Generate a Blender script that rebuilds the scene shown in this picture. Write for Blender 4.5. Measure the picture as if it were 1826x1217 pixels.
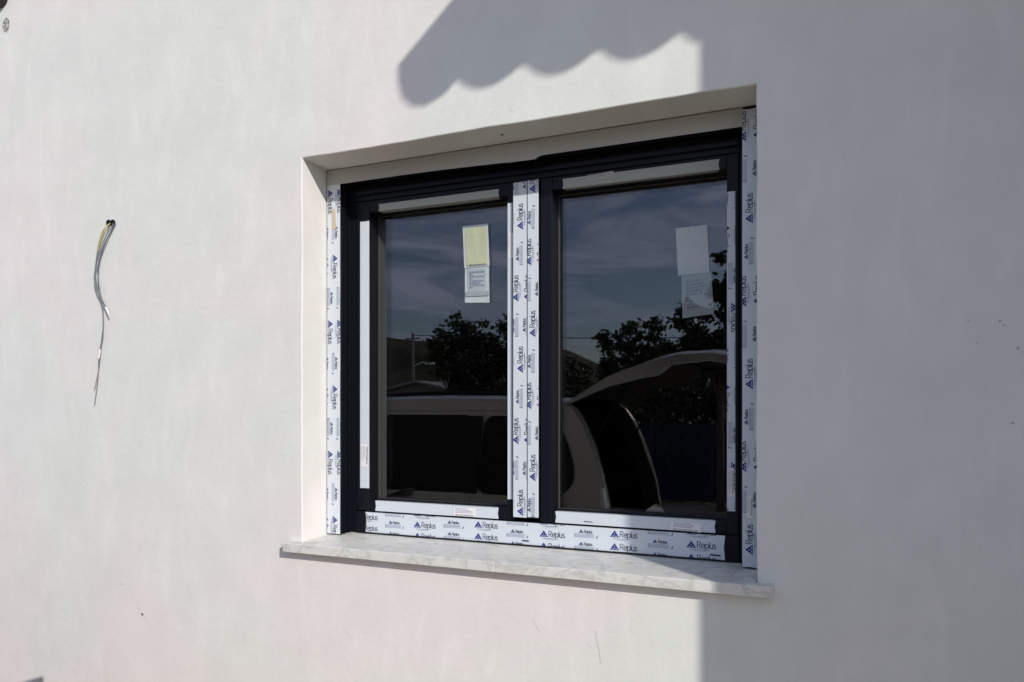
import bpy, bmesh, math, random
from mathutils import Vector, noise
random.seed(7)
R = math.radians
for o in list(bpy.data.objects): bpy.data.objects.remove(o)
scene = bpy.context.scene
col = scene.collection

# ------------------------------------------------------------------ camera
EYE = 1.65; DIST = 1.9; F = 1250.0; CXP = 913.0; HOR = 726.0
YAW = math.atan(F / 3087.0)
CA, SA = math.cos(YAW), math.sin(YAW)
cam = bpy.data.cameras.new('camera'); camo = bpy.data.objects.new('camera', cam); col.objects.link(camo)
camo.location = (0, -DIST, EYE); camo.rotation_euler = (R(90), 0, YAW)
cam.sensor_width = 36.0; cam.lens = 36.0 * F / 1826.0
cam.shift_y = (HOR - 608.5) / 1826.0
cam.clip_start = 0.02; cam.clip_end = 3000
scene.camera = camo

# ------------------------------------------------------------------ light
SUN = Vector((1.25, -1.0, 0.88)).normalized()          # towards the sun
elev = math.asin(SUN.z); az = math.atan2(SUN.x, SUN.y)
sl = bpy.data.lights.new('sun', 'SUN'); sl.energy = 3.6; sl.angle = R(0.6); sl.color = (1.0, 0.955, 0.885)
so = bpy.data.objects.new('sun', sl); col.objects.link(so)
so.rotation_euler = SUN.to_track_quat('Z', 'Y').to_euler(); so.location = (6, -6, 6)
w = bpy.data.worlds.new('World'); scene.world = w; w.use_nodes = True
nt = w.node_tree; N = nt.nodes; L = nt.links
bg = N['Background']; bg.inputs['Strength'].default_value = 0.118
sky = N.new('ShaderNodeTexSky'); sky.sky_type = 'NISHITA'; sky.sun_disc = False
sky.sun_elevation = elev; sky.sun_rotation = az; sky.dust_density = 0.7; sky.air_density = 1.0; sky.ozone_density = 2.2
tc = N.new('ShaderNodeTexCoord'); mp = N.new('ShaderNodeMapping'); mp.inputs['Scale'].default_value = (1.5, 1.5, 7.5); mp.inputs['Rotation'].default_value = (R(6), R(-9), 0)
cn = N.new('ShaderNodeTexNoise'); cn.inputs['Scale'].default_value = 2.3; cn.inputs['Detail'].default_value = 9; cn.inputs['Roughness'].default_value = 0.6; cn.inputs['Distortion'].default_value = 0.9
cr = N.new('ShaderNodeValToRGB'); cr.color_ramp.elements[0].position = 0.42; cr.color_ramp.elements[1].position = 0.62
cr.color_ramp.elements[0].color = (0.06, 0.06, 0.06, 1); cr.color_ramp.elements[1].color = (0.85, 0.85, 0.85, 1)
mx = N.new('ShaderNodeMixRGB'); mx.inputs['Color2'].default_value = (6.3, 6.7, 8.8, 1)
L.new(tc.outputs['Generated'], mp.inputs['Vector']); L.new(mp.outputs['Vector'], cn.inputs['Vector'])
L.new(cn.outputs['Fac'], cr.inputs['Fac']); L.new(cr.outputs['Color'], mx.inputs['Fac'])
L.new(sky.outputs['Color'], mx.inputs['Color1']); L.new(mx.outputs['Color'], bg.inputs['Color'])
vs = scene.view_settings
vs.view_transform = 'Standard'; vs.look = 'None'; vs.gamma = 1; vs.exposure = 0.0; vs.use_curve_mapping = False
cy = scene.cycles
cy.max_bounces = 10; cy.diffuse_bounces = 5; cy.glossy_bounces = 5; cy.transparent_max_bounces = 16; cy.transmission_bounces = 6
cy.caustics_reflective = False; cy.caustics_refractive = False

# ------------------------------------------------------------------ pixel helpers
def P(px, py, y):
    """point on the vertical plane Y=y seen at photo pixel px,py"""
    u = (px - CXP) / F; v = (HOR - py) / F
    dx = -SA + u * CA; dy = CA + u * SA
    s = (y + DIST) / dy
    return Vector((dx * s, y, EYE + v * s))
GLASS_Y = 0.243
def Vr(px, py, depth):
    """point seen mirrored in the window glass; depth along -Y from the mirrored eye"""
    u = (px - CXP) / F; v = (HOR - py) / F
    dx = -SA + u * CA; dy = CA + u * SA
    s = depth / dy
    return Vector((dx * s, 2 * GLASS_Y + DIST - depth, EYE + v * s))

# ------------------------------------------------------------------ materials
def mat(name, color, rough=0.6, spec=0.5, metal=0.0):
    m = bpy.data.materials.new(name); m.use_nodes = True
    b = m.node_tree.nodes['Principled BSDF']
    b.inputs['Base Color'].default_value = (*color, 1); b.inputs['Roughness'].default_value = rough
    b.inputs['Specular IOR Level'].default_value = spec; b.inputs['Metallic'].default_value = metal
    return m
def nodes(m): return m.node_tree.nodes, m.node_tree.links, m.node_tree.nodes['Principled BSDF']
def add_noise(m, scale, c1, c2, p0=0.35, p1=0.65, detail=5, vec=None, stretch=(1,1,1)):
    n, l, b = nodes(m)
    t = n.new('ShaderNodeTexCoord'); mpp = n.new('ShaderNodeMapping'); mpp.inputs['Scale'].default_value = stretch
    nz = n.new('ShaderNodeTexNoise'); nz.inputs['Scale'].default_value = scale; nz.inputs['Detail'].default_value = detail
    r = n.new('ShaderNodeValToRGB'); r.color_ramp.elements[0].position = p0; r.color_ramp.elements[1].position = p1
    r.color_ramp.elements[0].color = (*c1, 1); r.color_ramp.elements[1].color = (*c2, 1)
    l.new(t.outputs['Object'], mpp.inputs['Vector']); l.new(mpp.outputs['Vector'], nz.inputs['Vector'])
    l.new(nz.outputs['Fac'], r.inputs['Fac']); l.new(r.outputs['Color'], b.inputs['Base Color'])
    return t, mpp, nz, r
def add_bump(m, layers):
    """layers: (scale, strength, distance, stretch)"""
    n, l, b = nodes(m); prev = None
    t = n.new('ShaderNodeTexCoord')
    for sc, st, ds, stretch in layers:
        mpp = n.new('ShaderNodeMapping'); mpp.inputs['Scale'].default_value = stretch
        nz = n.new('ShaderNodeTexNoise'); nz.inputs['Scale'].default_value = sc; nz.inputs['Detail'].default_value = 6
        bp = n.new('ShaderNodeBump'); bp.inputs['Strength'].default_value = st; bp.inputs['Distance'].default_value = ds
        l.new(t.outputs['Object'], mpp.inputs['Vector']); l.new(mpp.outputs['Vector'], nz.inputs['Vector']); l.new(nz.outputs['Fac'], bp.inputs['Height'])
        if prev: l.new(prev.outputs['Normal'], bp.inputs['Normal'])
        prev = bp
    l.new(prev.outputs['Normal'], b.inputs['Normal'])

# plaster: broad pinkish / greenish-grey undercoat clouds, fine grain, trowel relief
M = {}
pm = mat('white_plaster', (0.75, 0.74, 0.71), 0.92, 0.2); M['plaster'] = pm
n, l, b = nodes(pm)
t = n.new('ShaderNodeTexCoord')
nz1 = n.new('ShaderNodeTexNoise'); nz1.inputs['Scale'].default_value = 1.15; nz1.inputs['Detail'].default_value = 3; nz1.inputs['Distortion'].default_value = 0.6
r1 = n.new('ShaderNodeValToRGB'); r1.color_ramp.elements[0].position = 0.42; r1.color_ramp.elements[1].position = 0.58
r1.color_ramp.elements[0].color = (0.715, 0.728, 0.695, 1); r1.color_ramp.elements[1].color = (0.760, 0.716, 0.706, 1)
nz2 = n.new('ShaderNodeTexNoise'); nz2.inputs['Scale'].default_value = 5.5; nz2.inputs['Detail'].default_value = 9; nz2.inputs['Roughness'].default_value = 0.62
r2 = n.new('ShaderNodeValToRGB'); r2.color_ramp.elements[0].position = 0.3; r2.color_ramp.elements[1].position = 0.72
r2.color_ramp.elements[0].color = (0.95, 0.95, 0.95, 1); r2.color_ramp.elements[1].color = (1.03, 1.03, 1.03, 1)
mm = n.new('ShaderNodeMixRGB'); mm.blend_type = 'MULTIPLY'; mm.inputs['Fac'].default_value = 1.0
nz3 = n.new('ShaderNodeTexNoise'); nz3.inputs['Scale'].default_value = 42; nz3.inputs['Detail'].default_value = 4
r3 = n.new('ShaderNodeValToRGB'); r3.color_ramp.elements[0].position = 0.70; r3.color_ramp.elements[1].position = 0.80
r3.color_ramp.elements[0].color = (1, 1, 1, 1); r3.color_ramp.elements[1].color = (0.90, 0.89, 0.88, 1)
mm2 = n.new('ShaderNodeMixRGB'); mm2.blend_type = 'MULTIPLY'; mm2.inputs['Fac'].default_value = 1.0
for q in (nz1, nz2, nz3): l.new(t.outputs['Object'], q.inputs['Vector'])
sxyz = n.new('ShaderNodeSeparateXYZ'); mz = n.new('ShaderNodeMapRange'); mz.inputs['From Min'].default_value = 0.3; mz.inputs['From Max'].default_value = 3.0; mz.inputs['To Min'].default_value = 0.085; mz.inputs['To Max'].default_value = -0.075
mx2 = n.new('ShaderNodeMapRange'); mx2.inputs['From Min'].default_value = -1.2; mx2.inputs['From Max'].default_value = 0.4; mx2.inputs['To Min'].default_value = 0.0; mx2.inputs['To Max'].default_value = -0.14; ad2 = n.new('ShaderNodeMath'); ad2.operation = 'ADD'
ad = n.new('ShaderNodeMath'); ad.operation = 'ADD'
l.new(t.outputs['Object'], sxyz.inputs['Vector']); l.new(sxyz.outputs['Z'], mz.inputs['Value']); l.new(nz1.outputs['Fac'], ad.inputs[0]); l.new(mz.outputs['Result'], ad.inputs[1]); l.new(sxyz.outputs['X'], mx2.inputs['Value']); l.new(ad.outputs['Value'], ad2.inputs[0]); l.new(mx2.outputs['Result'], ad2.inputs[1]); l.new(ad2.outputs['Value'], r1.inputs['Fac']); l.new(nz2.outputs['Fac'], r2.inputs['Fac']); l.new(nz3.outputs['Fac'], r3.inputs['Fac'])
l.new(r1.outputs['Color'], mm.inputs['Color1']); l.new(r2.outputs['Color'], mm.inputs['Color2'])
l.new(mm.outputs['Color'], mm2.inputs['Color1']); l.new(r3.outputs['Color'], mm2.inputs['Color2'])
mp4 = n.new('ShaderNodeMapping'); mp4.inputs['Scale'].default_value = (3.0, 1, 0.8); mp4.inputs['Rotation'].default_value = (0, R(14), 0)      # trowel passes
nz4 = n.new('ShaderNodeTexNoise'); nz4.inputs['Scale'].default_value = 4.2; nz4.inputs['Detail'].default_value = 7; nz4.inputs['Roughness'].default_value = 0.6; nz4.inputs['Distortion'].default_value = 0.8
r4 = n.new('ShaderNodeValToRGB'); r4.color_ramp.elements[0].position = 0.50; r4.color_ramp.elements[1].position = 0.68
r4.color_ramp.elements[0].color = (0.985, 0.985, 0.985, 1); r4.color_ramp.elements[1].color = (1.03, 1.03, 1.03, 1)
mm4 = n.new('ShaderNodeMixRGB'); mm4.blend_type = 'MULTIPLY'; mm4.inputs['Fac'].default_value = 1.0
l.new(t.outputs['Object'], mp4.inputs['Vector']); l.new(mp4.outputs['Vector'], nz4.inputs['Vector']); l.new(nz4.outputs['Fac'], r4.inputs['Fac'])
l.new(mm2.outputs['Color'], mm4.inputs['Color1']); l.new(r4.outputs['Color'], mm4.inputs['Color2'])
l.new(mm4.outputs['Color'], b.inputs['Base Color'])
add_bump(pm, [(3.2, 0.25, 0.006, (1, 1, 1.6)), (11, 0.26, 0.0022, (0.45, 1, 1.5)), (48, 0.42, 0.0014, (1, 1, 1)), (150, 0.5, 0.0008, (1, 1, 1))])

M['anthracite'] = mat('anthracite_aluminium', (0.0050, 0.0066, 0.0110), 0.42, 0.2)
add_bump(M['anthracite'], [(900, 0.12, 0.0002, (1, 1, 1))])
M['spacer'] = mat('grey_spacer', (0.10, 0.09, 0.088), 0.5, 0.4)
M['rubber'] = mat('black_rubber', (0.008, 0.008, 0.009), 0.6, 0.3)
M['film'] = mat('white_protective_film', (0.62, 0.665, 0.72), 0.36, 0.4)
add_bump(M['film'], [(16, 0.5, 0.003, (1, 1, 1)), (60, 0.22, 0.001, (1, 1, 1))])
M['film_shaded'] = mat('shaded_green_grey_film', (0.37, 0.39, 0.36), 0.45, 0.3); add_bump(M['film_shaded'], [(30, 0.3, 0.002, (1, 1, 1))])  # greenish-grey film for the top rails, soffit shade darkened into its colour
M['film_grey'] = mat('translucent_grey_film', (0.42, 0.41, 0.38), 0.4, 0.4)
add_bump(M['film_grey'], [(30, 0.4, 0.003, (0.6, 1, 2)), (160, 0.15, 0.0006, (1, 1, 1))])
M['ink'] = mat('blue_ink', (0.018, 0.032, 0.20), 0.45, 0.3)
M['ink_thin'] = mat('dark_blue_ink', (0.032, 0.042, 0.13), 0.45, 0.3)
M['ink_line'] = mat('pale_blue_ink', (0.20, 0.23, 0.36), 0.45, 0.3)
M['label'] = mat('label_paper', (0.80, 0.77, 0.77), 0.6, 0.3)
M['tan'] = mat('old_glue', (0.55, 0.45, 0.33), 0.7, 0.3)
M['yellow_paper'] = mat('yellow_paper', (0.66, 0.67, 0.40), 0.75, 0.2)
add_bump(M['yellow_paper'], [(28, 0.8, 0.004, (1, 1, 0.5)), (70, 0.4, 0.002, (1, 1, 2))])
M['white_paper'] = mat('white_paper', (0.66, 0.71, 0.70), 0.7, 0.2)
add_bump(M['white_paper'], [(40, 0.6, 0.003, (0.3, 1, 1.5))])
M['fade_paper'] = mat('faded_paper', (0.66, 0.70, 0.67), 0.7, 0.2); nodes(M['fade_paper'])[2].inputs['Alpha'].default_value = 0.85
M['tapegrey'] = mat('grey_print_band', (0.42, 0.46, 0.46), 0.7, 0.2)
M['pale_paper'] = mat('pale_paper', (0.72, 0.74, 0.72), 0.7, 0.2)

mb_ = mat('grey_veined_marble', (0.62, 0.62, 0.59), 0.42, 0.45); M['marble'] = mb_
n, l, b = nodes(mb_)
t = n.new('ShaderNodeTexCoord'); mpp = n.new('ShaderNodeMapping'); mpp.inputs['Scale'].default_value = (1.9, 3.6, 2.6); mpp.inputs['Rotation'].default_value = (0, 0, R(8))
wv = n.new('ShaderNodeTexNoise'); wv.inputs['Scale'].default_value = 5.5; wv.inputs['Detail'].default_value = 8; wv.inputs['Distortion'].default_value = 0.9
rr = n.new('ShaderNodeValToRGB'); e = rr.color_ramp.elements
e[0].position = 0.0; e[0].color = (0.66, 0.65, 0.61, 1); e[1].position = 1.0; e[1].color = (0.62, 0.62, 0.60, 1)
for p, c in ((0.40, (0.66, 0.66, 0.63)), (0.47, (0.53, 0.525, 0.50)), (0.505, (0.64, 0.64, 0.61)), (0.60, (0.70, 0.69, 0.65)), (0.66, (0.61, 0.605, 0.575)), (0.70, (0.64, 0.64, 0.61))):
    q = rr.color_ramp.elements.new(p); q.color = (*c, 1)
l.new(t.outputs['Object'], mpp.inputs['Vector']); l.new(mpp.outputs['Vector'], wv.inputs['Vector']); l.new(wv.outputs['Fac'], rr.inputs['Fac']); l.new(rr.outputs['Color'], b.inputs['Base Color'])
add_bump(mb_, [(90, 0.1, 0.0006, (1, 1, 1))])

def glass(name, tint, refl_ior):
    m = bpy.data.materials.new(name); m.use_nodes = True
    n = m.node_tree.nodes; l = m.node_tree.links
    for q in list(n): n.remove(q)
    out = n.new('ShaderNodeOutputMaterial'); mix = n.new('ShaderNodeMixShader'); fr = n.new('ShaderNodeFresnel'); fr.inputs['IOR'].default_value = refl_ior
    tr = n.new('ShaderNodeBsdfTransparent'); tr.inputs['Color'].default_value = (*tint, 1)
    gl = n.new('ShaderNodeBsdfGlossy'); gl.inputs['Roughness'].default_value = 0.0; gl.inputs['Color'].default_value = (0.95, 0.94, 1.0, 1)
    ge = n.new('ShaderNodeNewGeometry'); ma = n.new('ShaderNodeMapRange')     # same index seen from either side of the sheet
    ma.inputs['To Min'].default_value = refl_ior; ma.inputs['To Max'].default_value = 1 / refl_ior
    l.new(ge.outputs['Backfacing'], ma.inputs['Value']); l.new(ma.outputs['Result'], fr.inputs['IOR'])
    l.new(fr.outputs['Fac'], mix.inputs['Fac']); l.new(tr.outputs['BSDF'], mix.inputs[1]); l.new(gl.outputs['BSDF'], mix.inputs[2]); l.new(mix.outputs['Shader'], out.inputs['Surface'])
    return m
M['glass_outer'] = glass('window_glass', (0.95, 0.96, 0.96), 1.55)
M['glass_inner'] = glass('tinted_inner_glass', (0.60, 0.61, 0.62), 1.55)
M['car_glass'] = glass('dark_car_glass', (0.10, 0.115, 0.13), 1.35)
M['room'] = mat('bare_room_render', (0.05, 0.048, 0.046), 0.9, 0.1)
M['ground'] = mat('dusty_ground', (0.32, 0.265, 0.205), 0.95, 0.1)
add_noise(M['ground'], 1.6, (0.31, 0.25, 0.185), (0.45, 0.37, 0.28), detail=9); add_bump(M['ground'], [(9, 0.6, 0.03, (1, 1, 1)), (80, 0.5, 0.008, (1, 1, 1))])
M['terracotta'] = mat('terracotta', (0.42, 0.19, 0.11), 0.85, 0.2); add_noise(M['terracotta'], 7, (0.33, 0.14, 0.08), (0.50, 0.25, 0.15))
M['crate'] = mat('dark_crate_plastic', (0.03, 0.027, 0.024), 0.6, 0.2)
M['black_pvc'] = mat('black_conduit_plastic', (0.012, 0.012, 0.012), 0.35, 0.5)
M['wire_yellow'] = mat('yellow_green_wire', (0.42, 0.36, 0.13), 0.45, 0.4)
M['wire_grey'] = mat('grey_wire', (0.16, 0.17, 0.18), 0.45, 0.4)
M['wire_blue'] = mat('blue_wire', (0.09, 0.11, 0.16), 0.45, 0.4)
M['wire_white'] = mat('white_connector', (0.8, 0.8, 0.8), 0.45, 0.4)
M['copper'] = mat('bare_copper', (0.45, 0.30, 0.16), 0.4, 0.5, 0.6)
M['mortar'] = mat('grey_mortar', (0.33, 0.31, 0.30), 0.95, 0.1); add_noise(M['mortar'], 160, (0.12, 0.11, 0.11), (0.62, 0.60, 0.58), 0.42, 0.58)
M['dirt'] = mat('dark_smudge', (0.16, 0.15, 0.145), 0.95, 0.1)
M['dirt_pale'] = mat('pale_smudge', (0.50, 0.48, 0.47), 0.95, 0.1)
M['paint_silver'] = mat('champagne_car_paint', (0.42, 0.385, 0.33), 0.30, 0.5, 0.3)
nodes(M['paint_silver'])[2].inputs['Coat Weight'].default_value = 0.8
M['trim'] = mat('dark_car_trim', (0.008, 0.008, 0.008), 0.6, 0.3)
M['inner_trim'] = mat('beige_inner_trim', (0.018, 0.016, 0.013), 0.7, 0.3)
M['tyre'] = mat('tyre_rubber', (0.012, 0.012, 0.012), 0.85, 0.2)
M['rim'] = mat('alloy_rim', (0.45, 0.45, 0.46), 0.3, 0.5, 0.9)
M['red_lens'] = mat('red_lens', (0.35, 0.015, 0.012), 0.15, 0.6)
M['clear_lens'] = mat('clear_lens', (0.65, 0.66, 0.68), 0.1, 0.6)
M['leaf_a'] = mat('dark_leaf', (0.040, 0.055, 0.022), 0.6, 0.3); M['leaf_b'] = mat('mid_leaf', (0.062, 0.082, 0.030), 0.6, 0.3)
M['bark'] = mat('bark', (0.11, 0.085, 0.065), 0.95, 0.1)
M['hill'] = mat('scrub_hillside', (0.09, 0.09, 0.05), 0.95, 0.1); add_noise(M['hill'], 0.06, (0.035, 0.042, 0.022), (0.09, 0.08, 0.052), detail=10)
M['pole'] = mat('weathered_pole', (0.22, 0.21, 0.20), 0.85, 0.2)
M['blue_sheet'] = mat('blue_sheet_metal', (0.010, 0.018, 0.055), 0.5, 0.4)
M['grey_roof'] = mat('grey_roof_sheet', (0.30, 0.30, 0.30), 0.7, 0.3)
M['block'] = mat('concrete_block_wall', (0.26, 0.24, 0.22), 0.9, 0.1)

# ------------------------------------------------------------------ builders
class MB:
    def __init__(s): s.v = []; s.f = []; s.mi = []; s.m = 0
    def quad(s, *pts):
        i = len(s.v); s.v += [tuple(p) for p in pts]; s.f.append(tuple(range(i, i + len(pts)))); s.mi.append(s.m)
    def box(s, x0, x1, y0, y1, z0, z1):
        i = len(s.v)
        s.v += [(x0,y0,z0),(x1,y0,z0),(x1,y1,z0),(x0,y1,z0),(x0,y0,z1),(x1,y0,z1),(x1,y1,z1),(x0,y1,z1)]
        for f in ((0,3,2,1),(4,5,6,7),(0,1,5,4),(1,2,6,5),(2,3,7,6),(3,0,4,7)):
            s.f.append(tuple(i + k for k in f)); s.mi.append(s.m)
        return s
    def tube(s, pts, r, seg=8, cap=True):
        pts = [Vector(p) for p in pts]; n_ = len(pts)
        rs = r if isinstance(r, (list, tuple)) else [r] * n_
        i0 = len(s.v); ref = None
        for k, p in enumerate(pts):
            d = (pts[min(k+1, n_-1)] - pts[max(k-1, 0)]).normalized()
            if ref is None: ref = d.orthogonal().normalized()
            ref = (ref - d * ref.dot(d)).normalized(); bi = d.cross(ref)
            for q in range(seg):
                a = 2 * math.pi * q / seg
                s.v.append(tuple(p + (ref * math.cos(a) + bi * math.sin(a)) * rs[k]))
        for k in range(n_ - 1):
            for q in range(seg):
                a = i0 + k * seg + q; b2 = i0 + k * seg + (q + 1) % seg
                s.f.append((a, b2, b2 + seg, a + seg)); s.mi.append(s.m)
        if cap:
            s.f.append(tuple(i0 + q for q in reversed(range(seg)))); s.mi.append(s.m)
            s.f.append(tuple(i0 + (n_ - 1) * seg + q for q in range(seg))); s.mi.append(s.m)
        return s
    def prism(s, prof, axis, a, b2):
        """extrude 2D closed profile along axis 'x' (prof=(y,z)) , 'y' (prof=(x,z)), 'z' (prof=(x,y))"""
        def mk(p, t):
            return (t, p[0], p[1]) if axis == 'x' else ((p[0], t, p[1]) if axis == 'y' else (p[0], p[1], t))
        i = len(s.v); n_ = len(prof)
        s.v += [mk(p, a) for p in prof] + [mk(p, b2) for p in prof]
        for k in range(n_):
            s.f.append((i + k, i + (k+1) % n_, i + n_ + (k+1) % n_, i + n_ + k)); s.mi.append(s.m)
        s.f.append(tuple(i + k for k in reversed(range(n_)))); s.mi.append(s.m)
        s.f.append(tuple(i + n_ + k for k in range(n_))); s.mi.append(s.m)
        return s
    def build(s, name, mats, parent=None, bevel=0, smooth=False, recalc=True):
        me = bpy.data.meshes.new(name); me.from_pydata(s.v, [], s.f)
        if not isinstance(mats, (list, tuple)): mats = [mats]
        for m_ in mats: me.materials.append(m_)
        if len(mats) > 1: me.polygons.foreach_set('material_index', s.mi)
        if recalc:
            bm = bmesh.new(); bm.from_mesh(me); bmesh.ops.recalc_face_normals(bm, faces=bm.faces)
            if bevel: bmesh.ops.bevel(bm, geom=list(bm.edges), offset=bevel, segments=2, affect='EDGES', profile=0.5, clamp_overlap=True)
            bm.to_mesh(me); bm.free()
        if smooth: me.polygons.foreach_set('use_smooth', [True] * len(me.polygons))
        me.update()
        o = bpy.data.objects.new(name, me); col.objects.link(o)
        if parent: o.parent = parent; o.matrix_parent_inverse = parent.matrix_world.inverted()
        return o
def tag(o, label=None, cat=None, group=None, kind=None):
    if label: o['label'] = label
    if cat: o['category'] = cat
    if group: o['group'] = group
    if kind: o['kind'] = kind
    return o
def empty(name, loc):
    o = bpy.data.objects.new(name, None); col.objects.link(o); o.location = loc; o.empty_display_size = 0.1
    bpy.context.view_layer.update(); return o
def copy_tree(o, parent=None):
    c = o.copy(); col.objects.link(c); c.parent = parent
    if parent: c.matrix_parent_inverse = o.matrix_parent_inverse.copy()
    for ch in o.children: copy_tree(ch, c)
    return c

# ------------------------------------------------------------------ ground, hill
g = MB(); g.quad((-900,-900,0),(900,-900,0),(900,300,0),(-900,300,0)); tag(g.build('ground', M['ground'], recalc=False), kind='structure')
hm = MB(); nx, ny = 60, 26
for j in range(ny):
    for i in range(nx):
        x = -520 + i * 9.0; y = -230 - j * 11.0
        rise = math.sin(min(1, j / 14) * math.pi / 2) ** 1.5
        hgt = (44 + 12 * noise.noise(Vector((x * .009, y * .009, 3))) + 5 * noise.noise(Vector((x * .04, y * .04, 8)))) * rise
        hgt *= 1.0 if x < -165 else max(0.15, 1 - (x + 165) / 90)
        hm.v.append((x, y, hgt - 0.5))
for j in range(ny - 1):
    for i in range(nx - 1):
        a = j * nx + i; hm.f.append((a, a+1, a+1+nx, a+nx)); hm.mi.append(0)
tag(hm.build('hill', M['hill'], smooth=True), kind='structure')

# ------------------------------------------------------------------ house wall with the opening
OX0, OX1, OZ0, OZ1 = -1.5225, -0.0937, 1.198, 2.4775      # plastered opening
SILL_F, SILL_B = 1.200, 1.206
NS = 48
def ring_pts(y, grow, amp, seed):
    pts = []
    x0, x1, z0, z1 = OX0 - grow, OX1 + grow, OZ0 - grow - 0.03, OZ1 + grow
    def jit(t, s): return amp * (noise.noise(Vector((t * 3.1, seed + s * 7.3, 1.7))) + 0.5 * noise.noise(Vector((t * 11, seed + s * 3.1, 4.2))))
    for k in range(NS): tt = k / NS; pts.append((x0 + jit(tt * 1.3, 1) * (1 if 0 < k else 0), y, z1 + (z0 - z1) * tt))       # left, going down
    for k in range(NS): tt = k / NS; pts.append((x0 + (x1 - x0) * tt, y, z0))
    for k in range(NS): tt = k / NS; pts.append((x1 + jit(tt * 1.3, 2) * (1 if 0 < k else 0), y, z0 + (z1 - z0) * tt))
    for k in range(NS): tt = k / NS; pts.append((x1 + (x0 - x1) * tt, y, z1 + jit(tt * 1.4, 3) * (1 if 0 < k else 0)))
    return pts
wl = MB()
WX0, WX1, WZ0, WZ1 = -7.0, 6.0, -0.3, 4.6
def outer_pt(k):
    side, q = divmod(k, NS); tt = q / NS
    if side == 0: return (WX0, 0, WZ1 + (WZ0 - WZ1) * tt)
    if side == 1: return (WX0 + (WX1 - WX0) * tt, 0, WZ0)
    if side == 2: return (WX1, 0, WZ0 + (WZ1 - WZ0) * tt)
    return (WX1 + (WX0 - WX1) * tt, 0, WZ1)
rad = 0.0045
rings = [[outer_pt(k) for k in range(4 * NS)], ring_pts(0, rad, 0.0038, 5)]
for a in (30, 60): rings.append(ring_pts(rad * (1 - math.cos(R(a))), rad * (1 - math.sin(R(a))), 0.0038, 5))
rings += [ring_pts(rad, 0, 0.0038, 5), ring_pts(0.06, 0, 0.0012, 5), ring_pts(0.30, 0, 0.0003, 5)]
rings.append([(p[0], 0.30, p[2]) for p in rings[0]])
T = 4 * NS
for r_ in rings: wl.v += r_
for j in range(len(rings) - 1):
    for k in range(T):
        a = j * T + k; b2 = j * T + (k + 1) % T
        wl.f.append((a, b2, b2 + T, a + T)); wl.mi.append(0)
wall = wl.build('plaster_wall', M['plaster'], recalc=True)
tag(wall, 'white plastered house wall around the window', 'wall')
# fine scars, smudges and the hole in the soffit (flat marks on the plaster)
def blob(name, px, py, rx, rz, m, seed, pts=9, y=-0.0006):
    c = P(px, py, 0); mb = MB(); ring = []
    for k in range(pts):
        a = 2 * math.pi * k / pts; rr_ = 0.6 + 0.8 * abs(noise.noise(Vector((math.cos(a) * 2, math.sin(a) * 2, seed))))
        ring.append((c.x + rx * rr_ * math.cos(a), y, c.z + rz * rr_ * math.sin(a)))
    mb.quad(*ring); return mb.build(name, m, wall, recalc=False)
def scratch(px0, py0, px1, py1, wd, m):
    a = P(px0, py0, 0); c = P(px1, py1, 0); mb = MB(); prev = None
    for k in range(9):
        t_ = k / 8; p = a.lerp(c, t_); p.x += 0.004 * noise.noise(Vector((t_ * 6, px0, 0))); w_ = wd * (0.4 + 0.8 * abs(noise.noise(Vector((t_ * 9, px0, 3)))))
        cur = ((p.x - w_, -0.0007, p.z), (p.x + w_, -0.0007, p.z))
        if prev: mb.quad(prev[0], prev[1], cur[1], cur[0])
        prev = cur
    return mb.build('scratch', m, wall, recalc=False)
blob('smudge', 254, 1096, 0.008, 0.007, M['dirt'], 1); scratch(234, 1060, 262, 1108, 0.0009, M['dirt_pale'])
blob('smudge', 217, 1042, 0.004, 0.002, M['dirt'], 2); scratch(1062, 1125, 1072, 1185, 0.0012, M['dirt_pale'])
scratch(612, 1122, 628, 1140, 0.001, M['dirt_pale'])
for px, py, sz in ((1783, 573, 5), (1790, 580, 4), (1815, 622, 5), (1822, 628, 3), (1806, 755, 5), (1742, 612, 3), (1727, 573, 3), (1485, 585, 2.5), (1776, 660, 2), (1544, 235, 2), (1812, 610, 2), (1755, 690, 2), (528, 930, 2.5)):
    blob('smudge', px, py, sz * 0.001, sz * 0.0008, M['dirt_pale'], px)
M['scuff'] = mat('plaster_scuff', (0.63, 0.62, 0.605), 0.95, 0.1); M['scuff_white'] = mat('white_plaster_scuff', (0.80, 0.79, 0.78), 0.95, 0.1)
rg = random.Random(21)
for k in range(26):
    px, py = (rg.uniform(60, 1200), rg.uniform(1075, 1210)) if k < 10 else ((rg.uniform(560, 1200), rg.uniform(150, 250)) if k < 17 else (rg.uniform(30, 520), rg.uniform(60, 1000)))
    if k in range(10, 17) and py > 270 - (px - 540) * .16: py = 262 - (px - 540) * .16
    dx, dy = rg.uniform(-14, 14), rg.uniform(-30, 30); scratch(px, py, px + dx, py + (dy if k < 10 or k > 16 else dy * .25 - 4), rg.uniform(.0008, .0028), M['scuff'] if k % 3 else M['scuff_white'])
for k in range(16): blob('pit', rg.uniform(30, 520), rg.uniform(60, 1180), .0018, .0016, M['scuff'], k + 40)
hs = MB(); hp = P(895, 246, 0.06); hs.tube([(hp.x, 0.062, OZ1 - 0.0025), (hp.x, 0.062, OZ1 + 0.001)], 0.0032, 10); hs.build('screw_hole', M['rubber'], wall)

for xa, xb in ((-1.5222, -1.424), (-.176, -.094)):
    ir = MB(); ir.box(xa, xb, .2915, .362, 1.18, 2.5); ir.build('inner_reveal', M['plaster'], wall)
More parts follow.
